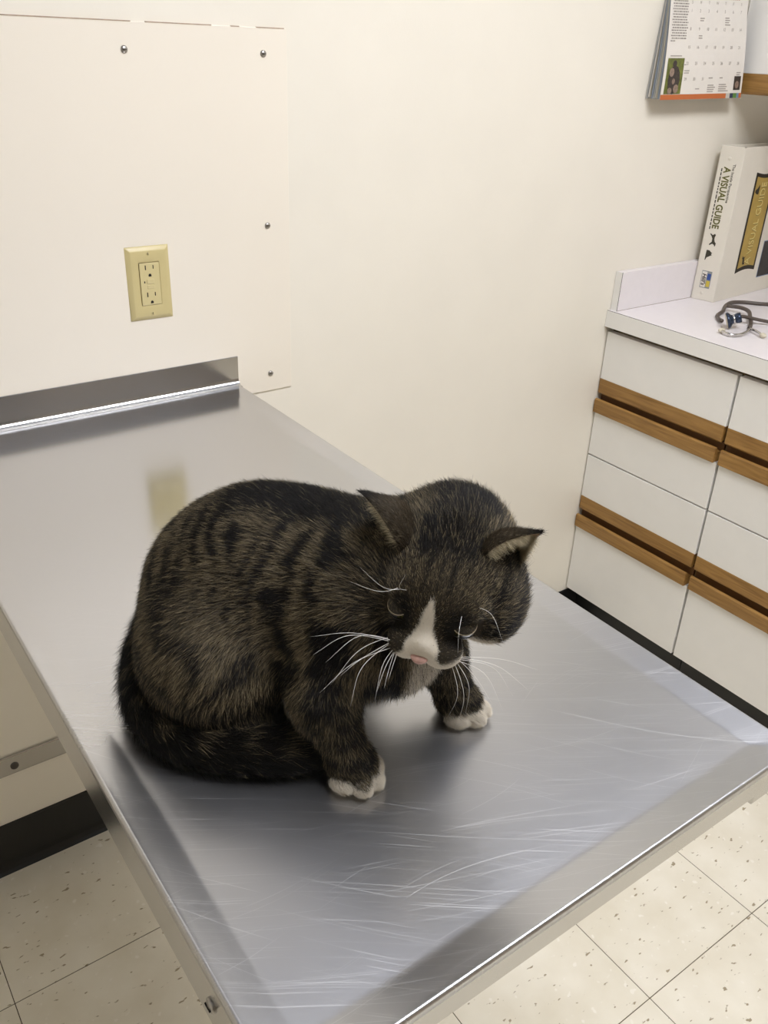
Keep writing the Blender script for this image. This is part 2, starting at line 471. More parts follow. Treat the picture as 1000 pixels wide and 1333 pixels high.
for s in (1, -1):
    zc = cz + s * 0.0215
    box('slot', cx - .0075, cx - .0058, -0.01002, -0.0094, zc - .0018 + .003, zc + .0055 + .003, m_slot, rc)
    box('slot', cx + .0055, cx + .0070, -0.01002, -0.0094, zc - .0008 + .003, zc + .0050 + .003, m_slot, rc)
    prism('ground_hole', [(cx - .0024, zc - .0095), (cx + .0024, zc - .0095), (cx + .0024, zc - .0072), (cx + .0012, zc - .0052), (cx - .0012, zc - .0052), (cx - .0024, zc - .0072)], 'y', -0.01002, -0.0094, m_slot, rc)
box('button', cx - .0058, cx + .0062, -0.0110, -0.0094, cz + .0008, cz + .0078, m_ivory2, rc, bev=0.0006)
box('button', cx - .0058, cx + .0062, -0.0106, -0.0094, cz - .0072, cz - .0012, m_ivory2, rc, bev=0.0006)
box('indicator', cx - .0105, cx - .0090, -0.01002, -0.0094, cz + .0020, cz + .0052, m_slot, rc)
for s in (1, -1):
    zz = cz + s * 0.0475
    sc_ = lathe('screw', [(0, 0), (.0024, 0), (.0022, .0006), (0, .0009)], (cx, yf - .0001, zz), (0, -1, 0), m_ivory, ot, 14)
    box('slot', cx - .0003, cx + .0003, yf - .0013, yf - .0006, zz - .0020, zz + .0020, m_slot, sc_)

# ------------------------------------------------------------------ fold-down steel examination table
ZT = 0.9127
DISH = 0.0060
XL, XR, YF = -0.3528, 0.1863, -1.1084
YBK = -0.0035
tb = empty('examination_table', ((XL + XR) / 2, -0.01, ZT - 0.08))
tag(tb, 'scratched stainless steel fold-out examination table fixed to the wall', 'table')

def smooth01(t):
    t = max(0.0, min(1.0, t)); return t * t * (3 - 2 * t)
def top_z(x, y):
    d = min(x - XL, XR - x, y - YF)
    bw = 0.0305
    t = d / bw
    # flat sloping border with a soft crease
    s = 1 - t
    k = 0.10
    h = (s + math.sqrt(s * s + k * k * 0.25)) / 2 if s < 1 else s
    h = min(h, 1.0)
    return ZT - DISH * smooth01(-y / 0.30) * (1 - h) - (0 if d > 0.004 else 0)
RAD = 0.0035
xs = [XL + RAD + v for v in (0, .003, .007, .011, .015, .019, .022, .0245, .0265, .0285, .031, .035, .042)]
xs += list(np.linspace(XL + .055, XR - .055, 22))
xs += [XR - RAD - v for v in (.042, .035, .031, .0285, .0265, .0245, .022, .019, .015, .011, .007, .003, 0)]
ys = [YF + RAD + v for v in (0, .003, .007, .011, .015, .019, .022, .0245, .0265, .0285, .031, .035, .042)]
ys += list(np.linspace(YF + .055, -0.02, 40))
bm = bmesh.new()
G = [[bm.verts.new((x, y, top_z(x, y))) for y in ys] for x in xs]
for i in range(len(xs) - 1):
    for j in range(len(ys) - 1):
        bm.faces.new((G[i][j], G[i + 1][j], G[i + 1][j + 1], G[i][j + 1]))
# rounded rim and folded-down lip along left, front and right edges
rim = [G[0][j] for j in range(len(ys) - 1, -1, -1)] + [G[i][0] for i in range(1, len(xs))] + [G[-1][j] for j in range(1, len(ys))]
def outward(v):
    n = Vector((0, 0, 0))
    if abs(v.co.x - xs[0]) < 1e-6: n.x -= 1
    if abs(v.co.x - xs[-1]) < 1e-6: n.x += 1
    if abs(v.co.y - ys[0]) < 1e-6: n.y -= 1
    return n
prev = rim
for a in (22.5, 45, 67.5, 90, 'lip', 'in'):
    ring = []
    for v in rim:
        n = outward(v)
        if a == 'lip': off = n * RAD; dz = -0.0085
        elif a == 'in': off = n * (RAD - .003); dz = -0.0085
        else: off = n * RAD * math.sin(math.radians(a)); dz = -RAD * (1 - math.cos(math.radians(a)))
        ring.append(bm.verts.new((v.co.x + off.x, v.co.y + off.y, ZT + dz)))
    for k in range(len(rim) - 1):
        bm.faces.new((prev[k], prev[k + 1], ring[k + 1], ring[k]))
    prev = ring
obj_bm('table_top', bm, m_steel, tb, True)
# upstand at the wall with a cove at its foot
prof = [(-0.02, ZT)]
for a in range(0, 91, 15):
    prof.append((-0.0155 + 0.010 * math.sin(math.radians(a)), ZT + 0.010 - 0.010 * math.cos(math.radians(a))))
prof += [(-0.0055, 0.9632), (-0.0050, 0.9636), (-0.0034, 0.9636), (-0.0034, ZT - 0.004), (-0.02, ZT - 0.004)]
prism('upstand', prof, 'x', XL, XR, m_steel2, tb, smooth=False)
# frame rails below the lip
box('side_rail', XL + .0022, XL + .030, YF + .012, -0.0045, 0.846, ZT - .0088, m_steel2, tb, bev=0.0015)
box('side_rail', XR - .030, XR - .0022, YF + .012, -0.0045, 0.846, ZT - .0088, m_steel2, tb, bev=0.0015)
box('front_rail', XL + .0312, XR - .0312, YF + .0030, YF + .030, 0.875, ZT - .0088, m_steel2, tb, bev=0.0015)
box('underside', XL + .031, XR - .031, YF + .031, -0.0045, 0.888, 0.8945, m_steel2, tb)
for sy in (-1.005,):
    s = lathe('screw', [(0.0, .0), (0.0062, .0), (0.0058, .0018), (0.0030, .0032), (0.0, .0034)], (XL + .0024, sy, 0.872), (-1, 0, 0), m_screw, tb, 16)
    box('slot', XL - .0016, XL - .0004, sy - .0040, sy + .0040, 0.8715, 0.8727, m_slot, s)
# wall bracket low on the wall and the folding strut that carries the table
br = box('wall_bracket', -0.340, 0.172, -0.0065, 0.0, 0.233, 0.2765, m_steel2, tb, bev=0.003)
for bx_ in (-0.309, 0.141):
    lathe('bolt', [(0, 0), (.0075, 0), (.0075, .0015), (.006, .0035), (0, .0045)], (bx_, -0.0064, 0.252), (0, -1, 0), plain('dark_bolt', (0.10, 0.09, 0.08, 1), 0.5, 0.8) if bx_ < 0 else bpy.data.materials['dark_bolt'], br, 16)
bm = bmesh.new()
a = Vector((-0.083, -0.0068, 0.258)); b = Vector((-0.083, -0.72, 0.880))
d = (b - a).normalized(); nn = Vector((1, 0, 0)); w = d.cross(nn)
vs = []
for p in (a, b):
    for s, t in ((-1, -1), (1, -1), (1, 1), (-1, 1)):
        q = p + nn * s * .02 + w * t * .006
        q.y = min(q.y, -0.0066); q.z = min(q.z, 0.8875)
        vs.append(bm.verts.new(q))
for q in ((0, 1, 2, 3), (7, 6, 5, 4), (0, 4, 5, 1), (1, 5, 6, 2), (2, 6, 7, 3), (3, 7, 4, 0)): bm.faces.new([vs[i] for i in q])
obj_bm('strut', bm, m_steel2, tb)

# ------------------------------------------------------------------ drawer cabinets along the right wall
XC = 1.184
ZK = 0.124
CW = 0.371
def drawer_cabinet(y1, label):
    y0 = y1 - CW
    c = empty('drawer_cabinet', ((XC + X1) / 2, (y0 + y1) / 2, 0)); tag(c, label, 'cabinet', 'white drawer cabinets with oak pulls')
    body = bmesh.new()
    add_box(body, XC + .021, X1 - .001, y0 + .0004, y1 - .0016, ZK, 0.8795)
    obj_bm('body', body, m_inside, c)
    box('toe_kick', XC + .052, XC + .065, y0 + .0004, y1 - .0012, 0.0005, ZK, m_base, c)
    g = 0.0030
    ya, yb_ = y0 + g, y1 - (g if y1 < -.01 else 0.0030)
    def front(z0, z1, pull):
        """drawer front: white board with an oak strip along its upper (proud) or lower (flush, undercut) edge"""
        d = empty('drawer', (XC, (ya + yb_) / 2, z0)); adopt(d, c)
        if pull == 'bottom':
            box('board', XC, XC + .019, ya, yb_, z0 + .040, z1, m_lam, d, bev=0.0008)
            prism('oak_strip', [(XC - .0005, z0 + .0399), (XC - .0005, z0 + .004), (XC + .003, z0), (XC + .019, z0 + .010), (XC + .019, z0 + .0399)], 'y', ya + .0025, yb_, m_oak, d, bev=0.0006)
        else:
            box('board', XC, XC + .019, ya, yb_, z0, z1 - .0355, m_lam, d, bev=0.0008)
            prism('oak_strip', [(XC - .0085, z1 - .0345), (XC - .0085, z1 - .002), (XC - .0065, z1), (XC - .002, z1 + .001), (XC + .003, z1 - .012), (XC + .019, z1 - .012), (XC + .019, z1 - .0354), (XC - .0075, z1 - .0354)], 'y', ya + .006, yb_ - .0005, m_oak, d, bev=0.0006)
    front(0.707, 0.866, 'bottom')
    front(0.5415, 0.6945, 'top')
    front(0.3785, 0.5380, 'bottom')
    front(ZK + .001, 0.3635, 'top')
    # dark brown finger grooves behind the pulls
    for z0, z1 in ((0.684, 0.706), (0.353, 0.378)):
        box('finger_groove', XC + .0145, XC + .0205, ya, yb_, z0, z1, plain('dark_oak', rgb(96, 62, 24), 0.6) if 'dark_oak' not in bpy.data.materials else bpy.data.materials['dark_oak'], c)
    return c
drawer_cabinet(0.0, 'white drawer cabinet with oak pulls standing against the cream wall')
drawer_cabinet(-CW - .0004, 'white drawer cabinet with oak pulls beside the one against the wall')

# worktop with side splash
wt = empty('worktop', (1.45, -.4, 0.88)); tag(wt, 'white laminate worktop with dark seams lying on the drawer cabinets', 'worktop')
XE = 1.1717
box('slab', XE + .0014, X1 - .001, -2 * CW - .02, -0.001, 0.8802, 0.9196, m_counter, wt, bev=0.0004)
box('edge_band', XE, XE + .0012, -2 * CW - .02, -0.001, 0.8802, 0.9190, m_lam, wt)
box('seam', XE + .0004, XE + .0016, -2 * CW - .02, -0.001, 0.9188, 0.9198, m_seamdark, wt)
box('side_splash', XE + .012, X1 - .001, -0.0195, -0.001, 0.9197, 1.0109, m_counter, wt, bev=0.0005)
box('splash_end', XE + .0108, XE + .0118, -0.0197, -0.001, 0.9197, 1.0109, m_lam, wt)
box('seam', XE + .0112, XE + .0124, -0.0202, -0.0190, 0.9197, 1.0111, m_seamdark, wt)
box('seam', XE + .012, X1 - .001, -0.0201, -0.0192, 0.9194, 0.9203, plain('grey_caulk', rgb(150, 138, 120), .7), wt)

# wall cabinet above
wc = empty('wall_cabinet', (1.66, -.37, 1.388)); tag(wc, 'white wall cabinet with an oak bottom rail above the worktop', 'cabinet')
box('body', 1.506, X1 - .001, -.72, -0.0012, 1.390, 2.15, m_lam, wc)
for k in range(2):
    y1 = -0.003 - k * .36
    d = empty('door', (1.485, y1 - .18, 1.39)); adopt(d, wc)
    box('board', 1.486, 1.505, y1 - .356, y1, 1.434, 2.148, m_lam, d, bev=0.0008)
    prism('oak_rail', [(1.485, 1.4339), (1.485, 1.396), (1.488, 1.391), (1.505, 1.398), (1.505, 1.4339)], 'y', y1 - .356, y1, m_oak, d, bev=0.0006)

# ------------------------------------------------------------------ the cat
ZC = ZT - DISH                     # surface the cat sits on
def npv(v): return np.array(v, dtype=np.float64)
# head frame: HX = the cat's right, HY = towards the nose, HZ = crown; HC = middle of the skull
HX = Vector((-0.595942, 0.795997, 0.106026))
HY = Vector((-0.768167, -0.526600, -0.364160))
HZ = Vector((-0.234037, -0.298464, 0.925282))
HC = Vector((-0.094341, -0.924565, 1.094702))
def hp(x, y, z): return HC + HX * x + HY * y + HZ * z

PR = []      # primitives: dict(kind, ..., k, region, flow)
def ell(c, r, axes=None, k=0.02, region='torso', flow=None):
    A = np.eye(3) if axes is None else np.array([list(Vector(a).normalized()) for a in axes])
    PR.append(dict(kind='e', c=npv(c), r=npv(r), A=A, k=k, region=region, flow=None if flow is None else npv(flow)))
def cone(a, b, ra, rb, k=0.02, region='torso', flow=None):
    PR.append(dict(kind='c', a=npv(a), b=npv(b), ra=ra, rb=rb, k=k, region=region, flow=npv(b) - npv(a) if flow is None else npv(flow)))
def sdf(p, P):
    if p['kind'] == 'e':
        q = (P - p['c']) @ p['A'].T
        k0 = np.sqrt(((q / p['r']) ** 2).sum(-1)) + 1e-9
        k1 = np.sqrt(((q / p['r'] ** 2) ** 2).sum(-1)) + 1e-9
        return k0 * (k0 - 1) / k1
    ba = p['b'] - p['a']; pa = P - p['a']
    t = np.clip((pa @ ba) / (ba @ ba), 0, 1)
    return np.sqrt(((pa - t[..., None] * ba) ** 2).sum(-1)) - (p['ra'] + (p['rb'] - p['ra']) * t)
def W(x, y, z): return (x - 0.004, y - 0.005, ZC + z)

back = (0.30, 0.55, 0.1)
# trunk (flow runs from shoulders to rump and down)
ell(W(-0.180, -0.712, 0.088), (0.080, 0.080, 0.084), k=0.03, region='torso', flow=(-0.35, 0.45, -0.55))
ell(W(-0.158, -0.748, 0.110), (0.084, 0.090, 0.092), k=0.03, region='torso', flow=(-0.35, 0.55, -0.25))
ell(W(-0.126, -0.800, 0.122), (0.074, 0.080, 0.084), k=0.03, region='torso', flow=(-0.20, 0.80, -0.25))
ell(W(-0.110, -0.845, 0.126), (0.066, 0.058, 0.074), k=0.03, region='torso', flow=(-0.1, 0.7, -0.45))
# chest front
ell(W(-0.110, -0.880, 0.106), (0.042, 0.034, 0.048), k=0.025, region='chest', flow=(0, -0.2, -1))
# neck
cone(W(-0.108, -0.850, 0.150), HC - HY * 0.030 - HZ * 0.006 + HX * 0.004 + Vector((0.001, 0.0016, 0.0035)), 0.058, 0.049, k=0.03, region='neck', flow=(0.15, 0.75, -0.25))
# haunches
ell(W(-0.226, -0.764, 0.066), (0.062, 0.072, 0.068), k=0.03, region='haunch', flow=(-0.25, 0.25, -0.8))
ell(W(-0.105, -0.690, 0.066), (0.060, 0.066, 0.066), k=0.03, region='haunch', flow=(0.3, 0.25, -0.8))
cone(W(-0.228, -0.790, 0.035), W(-0.224, -0.832, 0.018), 0.030, 0.014, k=0.02, region='haunch', flow=(0, -1, 0))
cone(W(-0.080, -0.73, 0.035), W(-0.075, -0.80, 0.016), 0.030, 0.015, k=0.02, region='haunch', flow=(0, -1, 0))
# fore legs
def foreleg(sh, el, wr, paw, heading, far):
    reg = 'leg_far' if far else 'leg_near'
    cone(sh, el, 0.036, 0.027, k=0.025, region='torso', flow=(0, 0.15, -1))
    cone(el, wr, 0.0230, 0.0165, k=0.014, region=reg, flow=(0, 0, -1))
    h = Vector((heading[0], heading[1], 0.0)).normalized(); s = Vector((h.y, -h.x, 0))
    p = Vector(paw)
    ell(p - h * 0.008 + Vector((0, 0, 0.0030)), (0.0185, 0.022, 0.0145), (s, h, (0, 0, 1)), k=0.010, region=reg, flow=h)
    for k_, (o, f_, r_) in enumerate(((-0.0168, -0.002, 0.0080), (-0.0062, 0.0085, 0.0094), (0.0062, 0.0085, 0.0094), (0.0168, -0.002, 0.0080))):
        ell(p + s * o + h * f_ + Vector((0, 0, -0.0045)), (r_ * 0.92, r_ * 1.45, r_ * 1.05), (s, h, (0, 0, 1)), k=0.0015, region='toes_far' if far else 'toes', flow=h + Vector((0, 0, -0.3)))
foreleg(W(-0.148, -0.848, 0.115), W(-0.176, -0.872, 0.068), W(-0.170, -0.903, 0.026), W(-0.166, -0.913, 0.0140), (0.10, -1.0), False)
foreleg(W(-0.072, -0.852, 0.112), W(-0.054, -0.868, 0.068), W(-0.043, -0.892, 0.026), W(-0.035, -0.899, 0.0132), (0.45, -0.9), True)
# tail, lying around the hind quarters
tail_pts = catmull([W(-0.205, -0.645, 0.050), W(-0.252, -0.690, 0.034), W(-0.278, -0.742, 0.024), W(-0.274, -0.790, 0.020), W(-0.250, -0.826, 0.018), W(-0.218, -0.854, 0.017), W(-0.188, -0.870, 0.015)], 3)
for i in range(len(tail_pts) - 1):
    t = i / (len(tail_pts) - 1)
    ra = 0.024 * (1 - t) + 0.0135 * t; rb_ = 0.024 * (1 - (i + 1) / (len(tail_pts) - 1)) + 0.0135 * (i + 1) / (len(tail_pts) - 1)
    cone(tail_pts[i], tail_pts[i + 1], ra, rb_, k=0.006, region='tail')
    PR[-1]['t'] = t
# head
AX = (HX, HY, HZ)
ell(hp(0, -0.006, 0.002), (0.0535, 0.0500, 0.0420), AX, k=0.015, region='head', flow=-HY)
ell(hp(0, 0.020, 0.006), (0.036, 0.036, 0.030), AX, k=0.015, region='head', flow=-HY)
for s in (1, -1):
    ell(hp(s * 0.037, 0.004, -0.016), (0.027, 0.033, 0.027), AX, k=0.015, region='head', flow=-HY + HX * s * 0.8 - HZ * 0.2)
    ell(hp(s * 0.0135, 0.0565, -0.0170), (0.0165, 0.0160, 0.0130), AX, k=0.007, region='muzzle', flow=HX * s - HY * 0.4 - HZ * 0.3)
    ell(hp(s * 0.024, 0.034, 0.0145), (0.0115, 0.012, 0.008), AX, k=0.010, region='head', flow=-HY + HX * s * 0.3)     # brow
cone(hp(0, 0.030, 0.008), hp(0, 0.062, -0.006), 0.0150, 0.0095, k=0.010, region='blaze', flow=-HY + HZ * 0.2)
ell(hp(0, 0.050, -0.029), (0.0140, 0.0140, 0.0085), AX, k=0.006, region='chin', flow=-HY * 0.5 - HZ)

EYES = {}
def field(P):
    D = np.full(P.shape[:-1], 1.0, dtype=np.float64)
    lo = P.reshape(-1, 3)
    for p in PR:
        d = sdf(p, P); k = p['k']
        h = np.maximum(k - np.abs(D - d), 0) / k
        D = np.minimum(D, d) - h * h * k * 0.25
    return D

for s in (1, -1):
    c0 = hp(s * 0.0245, 0.0410, 0.0); dirn = (HY * 0.62 + HZ * 0.75 + HX * s * 0.2).normalized()
    tt_ = np.linspace(-0.02, 0.03, 201)
    dd = field(np.array([list(c0 + dirn * t) for t in tt_]))
    EYES[s] = c0 + dirn * float(tt_[np.argmin(np.abs(dd + 0.0040))])
# ---- polygonise (surface nets)
VS = 0.0024
lo = np.array([-0.345, -1.00, ZC - 0.006]); hi = np.array([0.03, -0.585, ZC + 0.275])
nn_ = np.ceil((hi - lo) / VS).astype(int)
gx = [lo[i] + VS * np.arange(nn_[i]) for i in range(3)]
Dg = np.full(tuple(nn_), 1.0, dtype=np.float32)
for p in PR:
    if p['kind'] == 'e':
        R_ = float(p['r'].max()); bl, bh = p['c'] - R_, p['c'] + R_
    else:
        R_ = max(p['ra'], p['rb']); bl, bh = np.minimum(p['a'], p['b']) - R_, np.maximum(p['a'], p['b']) + R_
    m_ = p['k'] + 0.03
    i0_ = np.clip(((bl - m_ - lo) / VS).astype(int), 0, nn_); i1_ = np.clip(((bh + m_ - lo) / VS).astype(int) + 1, 0, nn_)
    sl = tuple(slice(a, b) for a, b in zip(i0_, i1_))
    P = np.stack(np.meshgrid(gx[0][sl[0]], gx[1][sl[1]], gx[2][sl[2]], indexing='ij'), -1)
    d = sdf(p, P); k = p['k']; D = Dg[sl]
    h = np.maximum(k - np.abs(D - d), 0) / k
    Dg[sl] = np.minimum(D, d) - h * h * k * 0.25
# the cat rests on the steel: cut flat at the surface
Zg = gx[2][None, None, :]
Dg = np.maximum(Dg, (ZC + 0.0008 - Zg).astype(np.float32))

def surface_nets(D, lo, vs):
    n = D.shape
    s = D < 0
    acc = np.zeros((n[0] - 1, n[1] - 1, n[2] - 1, 3)); cnt = np.zeros((n[0] - 1, n[1] - 1, n[2] - 1))
    corners = [(a, b, c) for a in (0, 1) for b in (0, 1) for c in (0, 1)]
    def cs(a, b, c, A): return A[a:n[0] - 1 + a, b:n[1] - 1 + b, c:n[2] - 1 + c]
    for ax in range(3):
        for o1 in (0, 1):
            for o2 in (0, 1):
                c0 = [0, 0, 0]; others = [i for i in range(3) if i != ax]
                c0[others[0]], c0[others[1]] = o1, o2
                c1 = list(c0); c1[ax] = 1
                d0 = cs(*c0, D); d1 = cs(*c1, D)
                cr = cs(*c0, s) != cs(*c1, s)
                t = np.where(cr, d0 / np.where(np.abs(d0 - d1) < 1e-9, 1, d0 - d1), 0)
                cnt += cr
                for i in range(3):
                    acc[..., i] += np.where(cr, c0[i] + (t if i == ax else 0), 0)
    act = cnt > 0
    idx = np.full(act.shape, -1, dtype=np.int64); ids = np.argwhere(act); idx[act] = np.arange(len(ids))
    V = lo + vs * (ids + acc[act] / cnt[act][:, None])
    faces = []
    for ax in range(3):
        a, b = [(1, 2), (2, 0), (0, 1)][ax]
        sl0 = [slice(1, n[i] - 1) for i in range(3)]; sl1 = list(sl0)
        sl0[ax] = slice(0, n[ax] - 1); sl1[ax] = slice(1, n[ax])
        s0 = s[tuple(sl0)]; s1 = s[tuple(sl1)]
        e = np.argwhere(s0 != s1)
        flip = s0[tuple(e.T)]
        off = np.ones(3, int); off[ax] = 0
        e = e + off
        def cell(da, db):
            q = e.copy(); q[:, a] += da; q[:, b] += db
            return idx[tuple(q.T)]
        q = np.stack([cell(-1, -1), cell(0, -1), cell(0, 0), cell(-1, 0)], 1)
        q = np.where(flip[:, None], q, q[:, ::-1])
        faces.append(q)
    F = np.concatenate(faces); F = F[(F >= 0).all(1)]
    return V, F
CV, CFc = surface_nets(Dg, lo, VS)
# light smoothing of the net
for it in range(2):
    acc = np.zeros_like(CV); cn = np.zeros(len(CV))
    for a in range(4):
        b = (a + 1) % 4
        np.add.at(acc, CFc[:, a], CV[CFc[:, b]]); np.add.at(cn, CFc[:, a], 1)
        np.add.at(acc, CFc[:, b], CV[CFc[:, a]]); np.add.at(cn, CFc[:, b], 1)
    CV = CV * 0.5 + 0.5 * acc / np.maximum(cn, 1)[:, None]
CV[:, 2] = np.maximum(CV[:, 2], ZC + 0.0006)

# ---- coat: colour, lie and length of the fur as functions of the place on the body
_lat = RNG.random((32, 32, 32))
def vnoise(P, f, seed=0):
    Q = P * f + seed * 7.31 + 100.0
    i = np.floor(Q).astype(int); t = Q - i; t = t * t * (3 - 2 * t)
    out = 0
    for a in (0, 1):
        for b in (0, 1):
            for c in (0, 1):
                w = (t[:, 0] if a else 1 - t[:, 0]) * (t[:, 1] if b else 1 - t[:, 1]) * (t[:, 2] if c else 1 - t[:, 2])
                out = out + w * _lat[(i[:, 0] + a) % 32, (i[:, 1] + b) % 32, (i[:, 2] + c) % 32]
    return out
def sstep(a, b, x):
    t = np.clip((x - a) / (b - a), 0, 1); return t * t * (3 - 2 * t)
SPINE = np.array([list(v) for v in catmull([W(-0.225, -0.640, 0.055), W(-0.215, -0.665, 0.120), W(-0.180, -0.715, 0.165), W(-0.145, -0.770, 0.192), W(-0.118, -0.830, 0.195), tuple(hp(0, -0.055, 0.012)), tuple(hp(0, -0.02, 0.045))], 8)])
SARC = np.concatenate([[0], np.cumsum(np.linalg.norm(np.diff(SPINE, axis=0), axis=1))])
TAILP = np.array([list(v) for v in tail_pts])
TARC = np.concatenate([[0], np.cumsum(np.linalg.norm(np.diff(TAILP, axis=0), axis=1))])
def nearest_arc(P, line, arc):
    d2 = ((P[:, None, :] - line[None]) ** 2).sum(-1)
    # soft average of the nearest few for a smooth parameter
    w = np.exp(-(d2 - d2.min(1, keepdims=True)) / (2 * 0.012 ** 2))
    return (w * arc).sum(1) / w.sum(1), np.sqrt(d2.min(1))

BLACK = np.array([0.0055, 0.0048, 0.0042]); DARK = np.array([0.016, 0.0132, 0.0092]); BROWN = np.array([0.070, 0.053, 0.030]); TAN = np.array([0.34, 0.27, 0.160]); GREY = np.array([0.20, 0.18, 0.145])
WHITE = np.array([0.73, 0.67, 0.56]); CREAM = np.array([0.42, 0.36, 0.24])

def coat(P, Nn):
    """returns colour(base), stripe darkness, lie direction, fur length, region weights"""
    n = len(P)
    regs = ['torso', 'chest', 'neck', 'haunch', 'leg_near', 'leg_far', 'toes', 'toes_far', 'tail', 'head', 'muzzle', 'blaze', 'chin']
    Wt = {r: np.zeros(n) for r in regs}; Fl = np.zeros((n, 3)); tot = np.zeros(n)
    for p in PR:
        d = sdf(p, P)
        w = np.exp(-np.maximum(d, -0.01) / (0.004 if p['region'] in ('toes', 'toes_far', 'muzzle', 'chin', 'blaze') else 0.008))
        Wt[p['region']] += w; tot += w
        if p['flow'] is not None: Fl += w[:, None] * (p['flow'] / (np.linalg.norm(p['flow']) + 1e-9))
    for r in regs: Wt[r] /= tot
    Fl /= tot[:, None]
    # head-local coordinates
    L = P - npv(HC); hx = L @ npv(HX); hy = L @ npv(HY); hz = L @ npv(HZ)
    headw = np.clip(Wt['head'] + Wt['muzzle'] + Wt['blaze'] + Wt['chin'], 0, 1)
    sarc, sdist = nearest_arc(P, SPINE, SARC)
    n1 = vnoise(P, 40, 1) - 0.5; n2 = vnoise(P, 90, 2) - 0.5; n3 = vnoise(P, 22, 3) - 0.5
    # --- trunk stripes: run down from the spine, broken
    ph = sarc + 0.020 * n1 + 0.020 * n3 + 0.006 * n2 + 0.10 * np.maximum(0, sdist - 0.03) * 0.5
    st = 0.5 + 0.5 * np.cos(2 * np.pi * ph / 0.0225)
    dark = sstep(0.38, 0.85, 0.80 * st + 0.85 * n1 + 0.6 * n2 + 0.08)
    # haunch: stripes curve around the thigh
    hc = npv(W(-0.225, -0.760, 0.060)); rr = np.linalg.norm((P - hc) * np.array([1, 1, 1.0]), axis=1)
    az = np.arctan2((P - hc)[:, 2], (P - hc) @ npv((0.75, -0.65, 0)))
    st2 = 0.5 + 0.5 * np.cos(az * 7 + 6 * n3)
    dark_h = sstep(0.45, 0.9, st2 + 0.9 * n1)
    hw = np.clip(Wt['haunch'] * 1.2, 0, 1)
    dark = dark * (1 - hw) + dark_h * 0.75 * hw
    # black line along the spine
    spine_up = sstep(0.030, 0.012, sdist + 0.006 * n1) * (1 - headw)
    spine_up = np.maximum(spine_up, sstep(0.84, 0.97, Nn[:, 2] + 0.10 * n1) * (1 - headw) * (P[:, 2] > ZC + 0.12))
    dark = np.maximum(dark, spine_up)
    # rump towards the tail darkens
    dark = np.maximum(dark, sstep(0.060, 0.010, sarc) * 0.95)
    light = 0.5 + 0.9 * n3 + 0.5 * n1
    # legs
    lw = np.clip(Wt['leg_near'] + Wt['leg_far'], 0, 1)
    stl = sstep(0.35, 0.8, 0.5 + 0.5 * np.cos(2 * np.pi * (P[:, 2] + 0.010 * n1) / 0.017) + 0.7 * n2)
    dark = dark * (1 - lw) + (0.35 + 0.5 * stl) * lw
    # tail: black with faint rings
    tw = np.clip(Wt['tail'] * 1.3, 0, 1)
    tarc, _ = nearest_arc(P, TAILP, TARC)
    ring = sstep(0.62, 0.9, 0.5 + 0.5 * np.cos(2 * np.pi * (tarc + 0.006 * n1) / 0.034)) * sstep(0.25, 0.7, Nn[:, 2])
    dark = dark * (1 - tw) + (1 - 0.45 * ring) * tw
    # head: dark crown with forehead lines, lighter brow and cheeks
    ax_ = np.abs(hx)
    crown = sstep(0.030, 0.020, ax_ + 0.005 * n1) * sstep(0.030, 0.008, hy + 0.006 * n1) * sstep(-0.01, 0.02, hz)
    lines = sstep(0.35, 0.85, 0.5 + 0.5 * np.cos(2 * np.pi * (ax_ + 0.001) / 0.0105) + 0.5 * n2) * sstep(0.052, 0.034, hy) * sstep(0.004, 0.014, hz) * sstep(0.024, 0.018, ax_)
    cheek = sstep(0.45, 0.85, 0.5 + 0.5 * np.cos(2 * np.pi * (hz * 0.9 + 0.25 * hy + 0.006 * n1) / 0.020)) * sstep(0.03, 0.045, ax_) * 0.8
    dh = np.maximum(np.maximum(crown, lines * 0.9), cheek)
    eyeline = np.exp(-(((ax_ - 0.024) / 0.009) ** 2 + ((hy - 0.049) / 0.006) ** 2))
    dh = np.maximum(dh, np.clip(eyeline * 1.3, 0, 1) * 0.9)
    # lower cheek beside the blaze is dark grey-brown
    dh = np.maximum(dh, 0.60 * sstep(0.040, 0.050, hy) * sstep(0.008, 0.013, ax_))
    dh = np.maximum(dh, 0.38)
    brow = np.exp(-(((ax_ - 0.025) / 0.012) ** 2 + ((hy - 0.031) / 0.010) ** 2))
    dh = dh * (1 - 0.55 * np.clip(brow, 0, 1))
    under = np.exp(-(((ax_ - 0.020) / 0.010) ** 2 + ((hy - 0.0545) / 0.0075) ** 2))
    dh = np.maximum(dh, np.clip(under * 1.4, 0, 1))
    dark = dark * (1 - headw) + dh * headw
    light = light * (1 - headw) + (0.35 + 0.4 * n1) * headw
    # --- white areas
    wh = np.zeros(n)
    tip = sstep(0.022, 0.030, hy)
    blaze_w = 0.0010 + 0.0038 * sstep(0.046, 0.056, hy) + 0.0080 * sstep(0.056, 0.067, hy)
    wh = np.maximum(wh, sstep(0.0012, -0.0012, ax_ - blaze_w + 0.0012 * n2) * sstep(0.044, 0.048, hy) * sstep(-0.035, -0.02, hz) * headw)
    muz = sstep(-0.0135, -0.0185, hz + 0.0016 * n2 + 0.10 * np.maximum(0, ax_ - 0.012)) * sstep(0.018, 0.030, hy - 0.1 * ax_) * np.where(hx > 0, sstep(0.021, 0.017, ax_), sstep(0.046, 0.040, ax_))
    wh = np.maximum(wh, muz * np.clip(headw * 1.4, 0, 1))
    jaw = (hx < 0) * sstep(-0.012, -0.018, hz + 0.002 * n2) * sstep(0.010, 0.022, hy) * sstep(0.050, 0.043, ax_) * np.clip(headw * 1.3, 0, 1)
    wh = np.maximum(wh, jaw)
